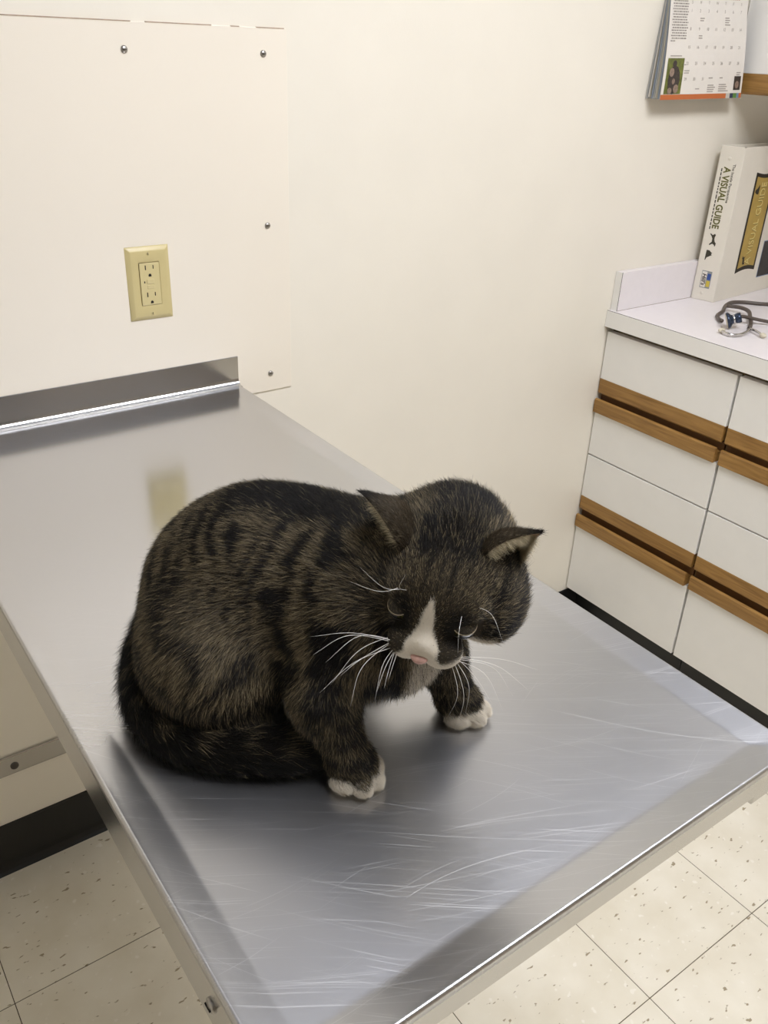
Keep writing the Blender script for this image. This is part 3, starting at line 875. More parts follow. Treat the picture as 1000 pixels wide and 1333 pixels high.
    pad = sstep(0.40, 0.60, Wt['muzzle'] + 0.06 * n2) * sstep(0.0195, 0.0155, ax_ + 0.9 * np.maximum(0, hz + 0.016))
    wh = np.maximum(wh, pad)
    wh = np.maximum(wh, np.clip(Wt['chin'] * 1.6, 0, 1))
    # chest bib and throat
    bib = 0.75 * sstep(0.030, 0.018, np.abs((P - npv(W(-0.098, -0.900, 0.09))) @ npv((0.98, 0.2, 0))) + 0.006 * n1) * sstep(0.12, 0.45, -Nn[:, 1] * 0.9 - Nn[:, 2] * 0.35 + 0.25 * Wt['chest']) * sstep(0.140, 0.115, P[:, 2] - ZC) * (1 - headw) * (P[:, 1] < -0.84) * (1 - lw)
    wh = np.maximum(wh, bib)
    # paws
    toe = np.clip(Wt['toes'] + Wt['toes_far'], 0, 1)
    pw = sstep(0.30, 0.55, toe + 0.25 * n2)
    spot = np.exp(-(((P - npv(W(-0.1720, -0.922, 0.018))) / np.array([0.0085, 0.013, 0.011])) ** 2).sum(1))
    pw = pw * (1 - 0.80 * sstep(0.25, 0.55, spot))
    wh = np.maximum(wh, pw)
    # --- fur length
    ln = 0.0108 * Wt['torso'] + 0.013 * Wt['chest'] + 0.0115 * Wt['neck'] + 0.0118 * Wt['haunch'] + 0.0075 * (Wt['leg_near'] + Wt['leg_far']) + 0.0034 * toe + 0.019 * Wt['tail'] + 0.0085 * Wt['head'] + 0.0042 * (Wt['muzzle'] + Wt['blaze']) + 0.0060 * Wt['chin']
    eye_d = np.minimum(np.linalg.norm(P - npv(EYES[1]), axis=1), np.linalg.norm(P - npv(EYES[-1]), axis=1))
    ln = np.where(headw > 0.5, ln * (0.45 + 0.75 * sstep(0.03, -0.03, hy)) + 0.004 * sstep(0.03, 0.05, ax_), ln)
    ear_d = np.minimum(np.linalg.norm(P - npv(hp(0.050, -0.004, 0.024)), axis=1), np.linalg.norm(P - npv(hp(-0.048, -0.004, 0.026)), axis=1))
    ln = ln * (0.35 + 0.65 * sstep(0.014, 0.024, ear_d))
    ln = ln * (0.10 + 0.90 * sstep(0.0105, 0.0175, eye_d))
    return dark, light, np.clip(wh, 0, 1), Fl, ln, headw, toe

# normals
tri = np.concatenate([CFc[:, [0, 1, 2]], CFc[:, [0, 2, 3]]])
fn = np.cross(CV[tri[:, 1]] - CV[tri[:, 0]], CV[tri[:, 2]] - CV[tri[:, 0]])
VN = np.zeros_like(CV)
for a in range(3): np.add.at(VN, tri[:, a], fn)
VN /= np.linalg.norm(VN, axis=1)[:, None] + 1e-12
if ((CV - CV.mean(0)) * VN).sum() < 0:
    CFc = CFc[:, ::-1]; tri = tri[:, ::-1]; VN = -VN; fn = -fn
dk, lt_, wh_, fl_, ln_, hw_, toe_ = coat(CV, VN)
cat_root = empty('cat', tuple(W(-0.14, -0.80, 0)))
tag(cat_root, 'brown tabby cat with white muzzle and paws crouching on the steel table', 'cat')
def attr_material(name, rough=0.6, hair=False):
    m, nt, b = new_mat(name)
    at = N(nt, 'ShaderNodeAttribute', attribute_name='coat')
    if hair:
        nt.links.new(at.outputs['Color'], b.inputs['Base Color'])
        b.inputs['Roughness'].default_value = 0.42
        b.inputs['Specular IOR Level'].default_value = 0.22
    else:
        nt.links.new(at.outputs['Color'], b.inputs['Base Color'])
        b.inputs['Roughness'].default_value = rough
        b.inputs['Specular IOR Level'].default_value = 0.15
    return m
m_skin = attr_material('cat_undercoat', 0.85)
m_fur = attr_material('cat_fur', hair=True)
body_col = DARK * dk[:, None] * 0.6 + BROWN * 0.55 * (1 - dk[:, None])
body_col = body_col * (1 - wh_[:, None]) + WHITE * 0.85 * wh_[:, None]
me = bpy.data.meshes.new('cat_body')
RO = npv(cat_root.location)
me.from_pydata((CV - RO).tolist(), [], CFc.tolist())
me.update()
for p in me.polygons: p.use_smooth = True
ca = me.attributes.new('coat', 'FLOAT_COLOR', 'POINT')
ca.data.foreach_set('color', np.concatenate([body_col, np.ones((len(CV), 1))], 1).astype(np.float32).ravel())
me.materials.append(m_skin)
cb = bpy.data.objects.new('body', me); COL.objects.link(cb); cb.parent = cat_root

def grow(name, n_h, V, TRI, root_loc, parent, dens, nseg=4, rad=0.000125, fn_coat=None, lift=0.32):
    A = V[TRI[:, 0]]; B = V[TRI[:, 1]]; Cc = V[TRI[:, 2]]
    cr = np.cross(B - A, Cc - A); area = np.linalg.norm(cr, axis=1) / 2
    nf = cr / (2 * area[:, None] + 1e-15)
    w = area * dens
    pick = RNG.choice(len(TRI), size=n_h, p=w / w.sum())
    u1 = np.sqrt(RNG.random(n_h)); u2 = RNG.random(n_h)
    P = A[pick] * (1 - u1)[:, None] + B[pick] * (u1 * (1 - u2))[:, None] + Cc[pick] * (u1 * u2)[:, None]
    Nn = nf[pick]
    col, lie, ln, lf = fn_coat(P, Nn, pick)
    lie = lie - Nn * (lie * Nn).sum(1)[:, None]
    lie = lie / (np.linalg.norm(lie, axis=1)[:, None] + 1e-9)
    rnd = RNG.normal(size=(n_h, 3)) * 0.16
    L = ln * (0.65 + 0.6 * RNG.random(n_h))
    lift_ = lift * lf * (0.6 + 0.8 * RNG.random(n_h))
    d0 = Nn * (lift_ * 1.9)[:, None] + lie * 0.8 + rnd; d0 /= np.linalg.norm(d0, axis=1)[:, None]
    d1 = Nn * (lift_ * 0.35)[:, None] + lie + rnd * 1.3; d1 /= np.linalg.norm(d1, axis=1)[:, None]
    pts = np.zeros((n_h, nseg, 3)); cur = P - Nn * 0.0006
    for k in range(nseg):
        pts[:, k] = cur
        t = (k + 0.5) / (nseg - 1)
        cur = cur + (d0 * (1 - t) + d1 * t) * (L / (nseg - 1))[:, None]
    pts[..., 2] = np.maximum(pts[..., 2], ZC + 0.0003)
    hc_ = bpy.data.hair_curves.new(name)
    hc_.add_curves([nseg] * n_h)
    hc_.attributes['position'].data.foreach_set('vector', (pts - root_loc).astype(np.float32).ravel())
    ra = hc_.attributes.get('radius') or hc_.attributes.new('radius', 'FLOAT', 'POINT')
    prof = np.linspace(1.0, 0.0, nseg) ** 0.7 * 0.85 + 0.15
    ra.data.foreach_set('value', (np.ones((n_h, 1)) * prof[None] * rad).astype(np.float32).ravel())
    at = hc_.attributes.new('coat', 'FLOAT_COLOR', 'POINT')
    cc = np.zeros((n_h, nseg, 4), dtype=np.float32); cc[..., 3] = 1
    base, tipc = col
    for k in range(nseg):
        t = k / (nseg - 1)
        cc[:, k, :3] = base * (1 - t) + tipc * t
    at.data.foreach_set('color', cc.ravel())
    hc_.materials.append(m_fur)
    o = bpy.data.objects.new(name, hc_); COL.objects.link(o); o.parent = parent
    o['kind'] = 'stuff'
    return o

def body_coat(P, Nn, pick):
    dark, light, wh, Fl, ln, headw, toe = coat(P, Nn)
    n = len(P); r = RNG.random(n); r2 = RNG.random(n)
    # ticked hairs: each hair is either a dark one or a banded, pale one
    pale = np.clip((1 - dark) * (0.55 + 0.5 * light), 0, 1)
    is_pale = (r < pale * 0.66 + 0.02)
    tipv = TAN[None] * (0.35 + 1.15 * r2[:, None] ** 1.5)
    dkc = BLACK[None] * (1 - 0.5 * (1 - dark))[:, None] + DARK[None] * (0.9 * (1 - dark))[:, None]
    base = np.where(is_pale[:, None], BROWN[None] * 0.55, dkc)
    tipc = np.where(is_pale[:, None], tipv, dkc * (0.8 + 0.8 * r2[:, None]))
    wsel = (RNG.random(n) < wh) & (wh > 0.12)
    base = np.where(wsel[:, None], WHITE * 0.9, base); tipc = np.where(wsel[:, None], WHITE * (0.9 + 0.15 * r2[:, None]), tipc)
    lf = 1.0 - 0.45 * headw
    return (base, tipc), Fl, ln, lf
dens = np.ones(len(tri))
cen = CV[tri].mean(1)
hwt = hw_[tri[:, 0]]; tt = toe_[tri[:, 0]]
dens *= 1 + 1.6 * hwt + 2.5 * tt
dens *= np.where(fn[:, 2] < -0.6 * np.linalg.norm(fn, axis=1), 0.35, 1.0)
N_HAIR = 400000
grow('fur', N_HAIR, CV, tri, RO, cat_root, dens, fn_coat=body_coat)

# ---- ears: thin furry shells
m_earin = plain('ear_inside_skin', (0.36, 0.24, 0.17, 1), 0.7, noise=0.35, scale=120)
def ear(s, base, tip, open_dir, hw_base, dep):
    B = base; Tp = tip; axv = (Tp - B); Ln = axv.length; axn = axv.normalized()
    o = (open_dir - axn * open_dir.dot(axn)).normalized(); w = axn.cross(o)
    nu, nv = 15, 12
    def pt(a, v, inset):
        t = math.radians(-105 + 210 * a)
        k = (1 - v) ** 0.82 * (1 + 0.25 * math.sin(math.pi * min(1, v * 1.15)))
        c = (w * math.sin(t) * (hw_base - inset) - o * (math.cos(t) + 0.15) * (dep - inset)) * k
        return B + axn * (v * Ln * (1 - (inset * 0.8 / Ln if inset else 0))) + c - o * 0.004 * math.sin(math.pi * v)
    verts = []; faces = []
    for ins in (0.0, 0.0016):
        for j in range(nv + 1):
            for i in range(nu + 1):
                verts.append(pt(i / nu, min(j / nv, 0.985), ins))
    n1 = (nu + 1) * (nv + 1)
    def id_(l, i, j): return l * n1 + j * (nu + 1) + i
    outer = []
    for j in range(nv):
        for i in range(nu):
            q = (id_(0, i, j), id_(0, i + 1, j), id_(0, i + 1, j + 1), id_(0, i, j + 1)); faces.append(q); outer.append(q)
            faces.append((id_(1, i, j), id_(1, i, j + 1), id_(1, i + 1, j + 1), id_(1, i + 1, j)))
    for j in range(nv):
        faces.append((id_(0, 0, j), id_(0, 0, j + 1), id_(1, 0, j + 1), id_(1, 0, j)))
        faces.append((id_(0, nu, j), id_(1, nu, j), id_(1, nu, j + 1), id_(0, nu, j + 1)))
    for i in range(nu):
        faces.append((id_(0, i, 0), id_(1, i, 0), id_(1, i + 1, 0), id_(0, i + 1, 0)))
        faces.append((id_(0, i, nv), id_(0, i + 1, nv), id_(1, i + 1, nv), id_(1, i, nv)))
    V = np.array([list(v) for v in verts])
    me = bpy.data.meshes.new('ear'); me.from_pydata((V - RO).tolist(), [], faces); me.update()
    col_ = np.tile(np.array([0.030, 0.024, 0.017, 1.0]), (len(V), 1)); col_[n1:] = (0.40, 0.29, 0.20, 1)
    a_ = me.attributes.new('coat', 'FLOAT_COLOR', 'POINT'); a_.data.foreach_set('color', col_.astype(np.float32).ravel())
    me.materials.append(m_skin)
    for p in me.polygons: p.use_smooth = True
    eo = bpy.data.objects.new('ear', me); COL.objects.link(eo); eo.parent = cat_root
    # short fur on the back of the ear
    Q = np.array(outer); TR = np.concatenate([Q[:, [0, 1, 2]], Q[:, [0, 2, 3]]])
    c0 = V[TR].mean(1); nrm = np.cross(V[TR[:, 1]] - V[TR[:, 0]], V[TR[:, 2]] - V[TR[:, 0]])
    if (nrm @ npv(-o)).mean() < 0: TR = TR[:, ::-1]
    fB, fA, fL = npv(B), npv(axn), Ln
    def cfun(P, Nn, pick):
        v = ((P - fB) @ fA) / fL; n = len(P); r2 = RNG.random(n)
        dk_ = sstep(0.55, 0.9, v)
        base = np.tile(np.array([0.040, 0.029, 0.018]), (n, 1)) * (1 - dk_)[:, None] + BLACK * dk_[:, None]
        tipc = np.array([0.120, 0.094, 0.060])[None] * (0.25 + 1.1 * r2[:, None] ** 1.5) * (1 - 0.9 * dk_)[:, None] + BLACK * dk_[:, None]
        lie = np.tile(fA, (n, 1))
        return (base, tipc), lie, np.full(n, 0.0060), np.full(n, 0.6)
    f1 = grow('ear_fur', 6500, V, TR, RO, eo, np.ones(len(TR)), fn_coat=cfun, rad=0.00014)
    # pale tufts inside the opening and along the rim
    Qi = np.array([[id_(1, i, j), id_(1, i, j + 1), id_(1, i + 1, j + 1), id_(1, i + 1, j)] for j in range(1, 9) for i in range(nu)])
    TI = np.concatenate([Qi[:, [0, 1, 2]], Qi[:, [0, 2, 3]]])
    nrm = np.cross(V[TI[:, 1]] - V[TI[:, 0]], V[TI[:, 2]] - V[TI[:, 0]])
    if (nrm @ npv(o)).mean() < 0: TI = TI[:, ::-1]
    def ctuft(P, Nn, pick):
        n = len(P); r2 = RNG.random(n)[:, None]
        c = CREAM[None] * (0.8 + 0.8 * r2)
        lie = np.tile(fA * 0.45 + npv(o) * 0.7, (n, 1)) 
        return (c * 0.8, c), lie, np.full(n, 0.0110), np.full(n, 1.3)
    grow('ear_tuft', 3000, V, TI, RO, eo, np.ones(len(TI)), fn_coat=ctuft, rad=0.00013)
    return eo
ear(1, hp(0.040, -0.008, 0.020), hp(0.080, -0.016, 0.051), HX * 0.80 + HY * 0.38 - HZ * 0.28, 0.025, 0.014)
ear(-1, hp(-0.037, -0.010, 0.022), hp(-0.062, -0.022, 0.055), -HX * 0.70 + HY * 0.62 + HZ * 0.08, 0.024, 0.014)

# ---- eyes, half shut and looking down
m_eye = plain('cat_iris', (0.075, 0.075, 0.028, 1), 0.08, coat=1.0, noise=0.4, scale=300)
m_lid = plain('cat_eyelid', (0.030, 0.024, 0.016, 1), 0.7, noise=0.5, scale=600)
m_lidrim = plain('cat_lid_edge', (0.36, 0.30, 0.20, 1), 0.5)
m_rim = plain('cat_eye_rim', (0.006, 0.005, 0.004, 1), 0.35)
def arc_prof(R, a0, a1, n=9):
    return [(R * math.sin(math.radians(a0 + (a1 - a0) * i / n)), R * math.cos(math.radians(a0 + (a1 - a0) * i / n))) for i in range(n + 1)]
for s in (1, -1):
    c = EYES[s]
    look = (HY * 0.80 + HZ * 0.30 + HX * s * 0.38).normalized()
    e = lathe('eye', arc_prof(0.0098, 0, 180, 14), c, look, m_eye, cat_root)
    lathe('pupil', arc_prof(0.00995, 0, 26, 5), c, (look - HZ * 0.25).normalized(), m_rim, e)
    up = (HZ * 0.95 + HY * 0.18 + HX * s * 0.15).normalized()
    lid = lathe('eyelid', arc_prof(0.0107, 0, 62), c, up, m_lid, cat_root)
    lid.data.calc_loop_triangles()
    LV = np.array([list(v.co) for v in lid.data.vertices]) + npv(lid.location) + RO
    LT = np.array([list(t.vertices) for t in lid.data.loop_triangles])
    nrm = np.cross(LV[LT[:, 1]] - LV[LT[:, 0]], LV[LT[:, 2]] - LV[LT[:, 0]])
    if (nrm * (LV[LT[:, 0]] - npv(c))).sum() < 0: LT = LT[:, ::-1]
    def lidcoat(P, Nn, pick, up=up, c=c):
        n = len(P); r2 = RNG.random(n)[:, None]; pale = RNG.random(n) < 0.6
        tipc = np.where(pale[:, None], TAN * (0.45 + 0.9 * r2), DARK * (0.8 + 0.8 * r2))
        return (np.tile(DARK, (n, 1)), tipc), np.tile(npv(-HY + HZ * 0.2), (n, 1)), np.full(n, 0.0026), np.full(n, 0.35)
    grow('eyelid_fur', 1500, LV, LT, RO, cat_root, np.ones(len(LT)), fn_coat=lidcoat, rad=0.00012)
    lathe('eyelid_rim', [(0.0112 * math.sin(math.radians(a)), 0.0112 * math.cos(math.radians(a))) for a in (58, 61, 64)] + [(0.0089, 0.0042)], c, up, m_lidrim, cat_root)
    dn = (-HZ * 0.86 + HY * 0.42 + HX * s * 0.10).normalized()
    lathe('eyelid', arc_prof(0.0104, 0, 50), c, dn, m_lid, cat_root)
    lathe('eyelid_rim', [(0.0105 * math.sin(math.radians(a)), 0.0105 * math.cos(math.radians(a))) for a in (47, 51, 55)] + [(0.0080, 0.0058)], c, dn, m_rim, cat_root)

# ---- nose leather
m_nose = plain('pink_nose', (0.56, 0.33, 0.27, 1), 0.5, noise=0.2, scale=400, bump=0.2, bscale=900)
bm = bmesh.new()
bmesh.ops.create_uvsphere(bm, u_segments=20, v_segments=12, radius=1.0)
for v in bm.verts:
    x, y, z = v.co
    wdt = 0.0096 * (0.62 + 0.38 * max(-1, min(1, z)))
    q = hp(x * wdt, 0.0715 + y * 0.0046 + (0.0010 * z), -0.0150 + z * 0.0046)
    v.co = q
obj_bm('nose', bm, m_nose, cat_root, True)
# ---- whiskers
m_whisk = plain('whisker_white', (0.85, 0.83, 0.78, 1), 0.3)
def whisker(start, mid, end, r0=0.00025, name='whisker'):
    path = catmull([start, hp(*mid), hp(*end)], 7)
    n = len(path)
    tube(name, path, [r0 * (1 - 0.85 * i / (n - 1)) for i in range(n)], m_whisk, cat_root, 5)
def ws(s, i): return hp(s * (0.0165 + 0.0020 * (i % 3)), 0.0625 - 0.0030 * (i // 2), -0.0150 - 0.0020 * (i % 4))
# middle and end of each whisker in the head's own frame
for i, (m_, e_) in enumerate([((0.0524, 0.0731, -0.0049), (0.0805, 0.091, 0.0013)), ((0.0547, 0.0754, -0.0061), (0.0743, 0.0996, -0.007)), ((0.0474, 0.0733, -0.0063), (0.0641, 0.1007, -0.0105)), ((0.0454, 0.0888, -0.0189), (0.0623, 0.1188, -0.0251)), ((0.0416, 0.0855, -0.0174), (0.0511, 0.1045, -0.0169)), ((0.039, 0.0894, -0.021), (0.0379, 0.1187, -0.0313)), ((0.0245, 0.0814, -0.0185), (0.0219, 0.1093, -0.0281)), ((0.0223, 0.0825, -0.02), (0.0221, 0.1037, -0.0236)), ((0.0195, 0.0816, -0.0199), (0.0178, 0.1003, -0.0221)), ((0.0437, 0.0801, -0.0126), (0.0563, 0.112, -0.0214)), ((0.0174, 0.0789, -0.0184), (0.0164, 0.0942, -0.0177))]):
    whisker(ws(1, i), m_, e_)
for i, (m_, e_) in enumerate([((-0.0555, 0.0525, -0.0229), (-0.0859, 0.0546, -0.0414)), ((-0.0531, 0.0543, -0.0237), (-0.0745, 0.0615, -0.0439)), ((-0.0582, 0.0477, -0.0199), (-0.087, 0.0406, -0.0308)), ((-0.0488, 0.0597, -0.0268), (-0.0703, 0.0722, -0.0512)), ((-0.0428, 0.0637, -0.0284), (-0.0603, 0.0709, -0.0476)), ((-0.039, 0.077, -0.0379), (-0.0393, 0.0962, -0.062)), ((-0.0338, 0.0765, -0.0361), (-0.0316, 0.0907, -0.0557)), ((-0.0399, 0.0695, -0.0322), (-0.0437, 0.084, -0.0536))]):
    whisker(ws(-1, i), m_, e_, 0.00022)
for st, (m_, e_) in zip((hp(-0.022, 0.036, 0.017), hp(-0.028, 0.032, 0.016), hp(0.024, 0.036, 0.017), hp(0.026, 0.034, 0.017), hp(0.020, 0.036, 0.017)), [((-0.025, 0.0597, 0.022), (-0.0287, 0.0743, 0.0149)), ((-0.0441, 0.0439, 0.0295), (-0.0574, 0.0578, 0.0204)), ((0.0347, 0.0556, 0.0405), (0.0548, 0.0529, 0.053)), ((0.0366, 0.0586, 0.0387), (0.0587, 0.0629, 0.0462)), ((0.0242, 0.0519, 0.0407), (0.0219, 0.0458, 0.0501))]):
    whisker(st, m_, e_, 0.00018, 'brow_whisker')

# ------------------------------------------------------------------ ring binder on the worktop
ZW = 0.9198
m_vinyl = plain('white_vinyl_cover', rgb(226, 220, 206), 0.35, noise=0.02, scale=30, bump=0.05, bscale=300)
m_pages = plain('binder_pages', rgb(214, 208, 194), 0.8, noise=0.1, scale=400)
m_olive = plain('olive_print', rgb(98, 96, 40), 0.6)
m_darkprint = plain('dark_print', rgb(58, 54, 40), 0.6)
m_gold = plain('gold_plate', rgb(176, 148, 70), 0.45, noise=0.15, scale=25)
m_goldtx = plain('gold_lettering', rgb(206, 186, 118), 0.4)
m_blackpr = plain('black_print', rgb(36, 28, 18), 0.6)
m_bluepr = plain('blue_print', rgb(40, 72, 140), 0.5)
m_yelpr = plain('yellow_print', rgb(206, 184, 70), 0.5)
m_greypr = plain('grey_print', rgb(140, 144, 140), 0.6)
bn = empty('ring_binder', (1.60, -0.053, ZW)); tag(bn, 'white ring binder standing on the worktop against the wall', 'binder')
BH = 0.362
SA, SB = Vector((1.463, -0.0235, 0)), Vector((1.472, -0.0820, 0))      # spine, wall side to room side
CA, CB = SB, Vector((1.758, -0.0545, 0))
def slab(name, a, b, th, z0, z1, mat, parent, bev=0.0008):
    d = (b - a).normalized(); n = Vector((d.y, -d.x, 0))
    pr = [(a.x, a.y), (b.x, b.y), (b.x - n.x * th, b.y - n.y * th), (a.x - n.x * th, a.y - n.y * th)]
    return prism(name, pr, 'z', z0, z1, mat, parent, bev=bev)
sp_d = (SB - SA).normalized(); sp_n = Vector((sp_d.y, -sp_d.x, 0))
cv_d = (CB - CA).normalized(); cv_n = Vector((cv_d.y, -cv_d.x, 0))
slab('spine', SA, SB, 0.0028, ZW, ZW + BH, m_vinyl, bn, 0.001)
slab('cover', CA + cv_d * 0.0015, CB, 0.0028, ZW, ZW + BH, m_vinyl, bn, 0.001)
slab('cover', Vector((1.758, -0.0212, 0)), Vector((1.464, -0.0212, 0)), 0.0026, ZW, ZW + BH, m_vinyl, bn, 0.001)
prism('pages', [(1.480, -0.0750), (1.750, -0.0500), (1.750, -0.0255), (1.480, -0.0255)], 'z', ZW + .010, ZW + BH - .010, m_pages, bn)
def on_spine(t, z, off=0.0003):
    p = SA.lerp(SB, t) + sp_n * off; p.z = ZW + z; return p
def on_cover(u, z, off=0.0003):
    p = CA + cv_d * u + cv_n * off; p.z = ZW + z; return p
if sp_n.x > 0: print('spine normal check')
dn, ey = Vector((0, 0, -1)), sp_d
text_mesh('lettering', 'A VISUAL GUIDE', 0.0240, m_olive, bn, on_spine(0.40, 0.245), dn, ey, bold=0.0006, sx=0.80)
text_mesh('lettering', 'The Inside Perspective', 0.0096, m_darkprint, bn, on_spine(0.665, 0.280), dn, ey, sx=1.0)
# small third line: too fine to read, rows of tiny strokes
x = 0.0
bmq = bmesh.new(); random.seed(3)
while x < 0.135:
    w = random.choice((.004, .007, .010, .006))
    a = on_spine(0.185, 0.312 - x, 0.0003)
    q = [a + sp_d * .0014, a - sp_d * .0014, a - sp_d * .0014 + dn * w, a + sp_d * .0014 + dn * w]
    bmq.faces.new([bmq.verts.new(v) for v in q]); x += w + .0022
o = obj_bm('small_print', bmq, m_darkprint, bn)
def poly(name, pts, mat, parent, place):
    bm = bmesh.new(); bm.faces.new([bm.verts.new(place(*p)) for p in pts]); return obj_bm(name, bm, mat, parent)
def dogp(a, b): return on_spine(0.40 + b * .30, 0.163 - a * 0.030, 0.0003)
# leaping dog and sitting cat silhouettes (text direction runs down the spine)
poly('dog_emblem', [(0.0, .25), (.10, .40), (.25, .30), (.45, .30), (.62, .42), (.72, .62), (.92, .60), (1.0, .48), (.86, .38), (.80, .12), (.95, -.30), (.86, -.34), (.66, -.02), (.40, -.02), (.22, -.20), (.08, -.45), (.0, -.40), (.12, -.05)], m_darkprint, bn, dogp)
def catp(a, b): return on_spine(0.36 + b * .26, 0.123 - a * 0.026, 0.0003)
poly('cat_emblem', [(0.0, -.40), (.02, .10), (.16, .38), (.22, .62), (.32, .44), (.42, .62), (.50, .36), (.60, .10), (.72, -.20), (.96, -.34), (.94, -.46), (.60, -.44)], m_darkprint, bn, catp)
def lg(a, b): return on_spine(0.28 + b * 0.42, 0.072 - a * 0.040, 0.00025)
def lg2(a, b): return on_spine(0.28 + b * 0.42, 0.072 - a * 0.040, 0.00055)
poly('logo_frame', [(-.03, -.05), (-.03, 1.02), (1.03, 1.02), (1.03, -.05)], m_greypr, bn, lg)
poly('logo_field', [(.02, .0), (.02, .52), (.98, .52), (.98, .0)], m_white, bn, lambda a, b: on_spine(0.28 + b * 0.42, 0.072 - a * 0.040, 0.0004))
poly('logo_square', [(.12, .58), (.12, .95), (.50, .95), (.50, .58)], m_bluepr, bn, lg2)
poly('logo_square', [(.56, .58), (.56, .95), (.92, .95), (.92, .58)], m_yelpr, bn, lg2)
text_mesh('lettering', "Hill's", 0.0150, m_blackpr, bn, on_spine(0.28 + 0.25 * 0.42, 0.052, 0.0007), dn, ey, bold=0.0002, sx=1.0, shear=0.2)
for z, t in ((0.335, .42), (0.018, .42)):
    lathe('rivet', [(0, 0), (.0042, 0), (.0040, .0006), (.0020, .0010), (0, .0008)], on_spine(t, z, 0.0), sp_n, m_vinyl, bn, 16)
lathe('rivet', [(0, 0), (.003, 0), (.0028, .0008), (0, .0012)], (1.4735, -0.0800, ZW + BH), (0, 0, 1), m_screw, bn, 12)
# gold plate on the front cover
def plate_pts(u0, u1, z0, z1, bow, off):
    pts = []
    for k in range(9): pts.append(on_cover(u0 + (u1 - u0) * k / 8, z0 + bow * math.sin(math.pi * k / 8), off))
    for k in range(9): pts.append(on_cover(u1 - (u1 - u0) * k / 8, z1 - bow * math.sin(math.pi * k / 8), off))
    return pts
bm = bmesh.new(); bm.faces.new([bm.verts.new(p) for p in plate_pts(0.078, 0.176, 0.062, 0.304, 0.006, 0.0003)]); obj_bm('plate_border', bm, m_blackpr, bn)
bm = bmesh.new(); bm.faces.new([bm.verts.new(p) for p in plate_pts(0.086, 0.168, 0.073, 0.294, 0.005, 0.0006)]); obj_bm('gold_plate', bm, m_gold, bn)
text_mesh('lettering', 'A VISUAL GUIDE', 0.034, m_goldtx, bn, on_cover(0.128, 0.180, 0.0010), (0, 0, 1), -cv_d, depth=0.0006, sx=0.80)
text_mesh('lettering', 'A VISUAL GUIDE', 0.034, m_olive, bn, on_cover(0.1295, 0.1785, 0.0007), (0, 0, 1), -cv_d, depth=0.0001, sx=0.80)
def dog2(a, b): return on_cover(0.110 - b * .018, 0.082 + a * 0.022, 0.0008)
poly('dog_emblem', [(0.0, .25), (.25, .30), (.62, .42), (.72, .62), (1.0, .48), (.80, .12), (.95, -.30), (.66, -.02), (.22, -.20), (.0, -.40)], m_blackpr, bn, dog2)
def cat2(a, b): return on_cover(0.100 - b * .018, 0.252 + a * 0.024, 0.0008)
poly('cat_emblem', [(0.0, -.40), (.02, .10), (.22, .62), (.42, .62), (.60, .10), (.96, -.34), (.60, -.44)], m_blackpr, bn, cat2)
bm = bmesh.new(); bm.faces.new([bm.verts.new(on_cover(u, z, 0.0004)) for u, z in ((0.200, 0.040), (0.272, 0.040), (0.272, 0.130), (0.200, 0.130))]); obj_bm('cover_photo', bm, plain('dark_photo_print', rgb(52, 48, 50), 0.5, noise=0.6, scale=120), bn)
bm = bmesh.new(); bm.faces.new([bm.verts.new(on_cover(u, z, 0.0003)) for u, z in ((0.198, 0.038), (0.274, 0.038), (0.274, 0.132), (0.198, 0.132))]); obj_bm('photo_border', bm, plain('blue_grey_print', rgb(120, 140, 170), 0.5), bn)

# ------------------------------------------------------------------ wall calendar
cl_ = empty('wall_calendar', (1.33, 0, 1.379)); tag(cl_, 'wall calendar with an orange bottom strip hanging beside the wall cabinet', 'calendar')
PBL, PBR = Vector((1.184, -0.040, 1.379)), Vector((1.470, -0.040, 1.384))
PTL, PTR = Vector((1.197, -0.0155, 1.570)), Vector((1.457, -0.0165, 1.577))
def page_pt(s, t, off=0.0, sc=1.0):
    """s across (0..1), t up from the bottom (1 at z of about 1.57); the sheet bellies out at its foot"""
    a = PBL.lerp(PBR, s); b = PTL.lerp(PTR, s)
    p = a.lerp(b, t)
    yb = a.y + (b.y - a.y) * min(1.45, t) - 0.004 * math.sin(math.pi * min(1, t)) 
    p.y = min(yb * sc, -0.0012) - off
    return p
def sheet(name, s0, s1, t0, t1, mat, parent, off=0.0, sc=1.0, ns=6, ntt=10, thick=0.0003):
    bm = bmesh.new(); G2 = []
    for l in (0, 1):
        G2.append([[bm.verts.new(page_pt(s0 + (s1 - s0) * i / ns, t0 + (t1 - t0) * j / ntt, off - l * thick, sc)) for j in range(ntt + 1)] for i in range(ns + 1)])
    for i in range(ns):
        for j in range(ntt):
            bm.faces.new((G2[0][i][j], G2[0][i + 1][j], G2[0][i + 1][j + 1], G2[0][i][j + 1]))
            bm.faces.new((G2[1][i][j], G2[1][i][j + 1], G2[1][i + 1][j + 1], G2[1][i + 1][j]))
    for i in range(ns):
        for j in (0, ntt): bm.faces.new((G2[0][i][j], G2[0][i + 1][j], G2[1][i + 1][j], G2[1][i][j]))
    for j in range(ntt):
        for i in (0, ns): bm.faces.new((G2[0][i][j], G2[0][i][j + 1], G2[1][i][j + 1], G2[1][i][j]))
    return obj_bm(name, bm, mat, parent)
m_pg = [m_white, plain('grey_paper', rgb(176, 176, 172), .7), plain('blue_grey_paper', rgb(150, 158, 168), .7), plain('tan_paper', rgb(190, 182, 160), .7)]
m_or = plain('orange_print', rgb(188, 104, 54), 0.6)
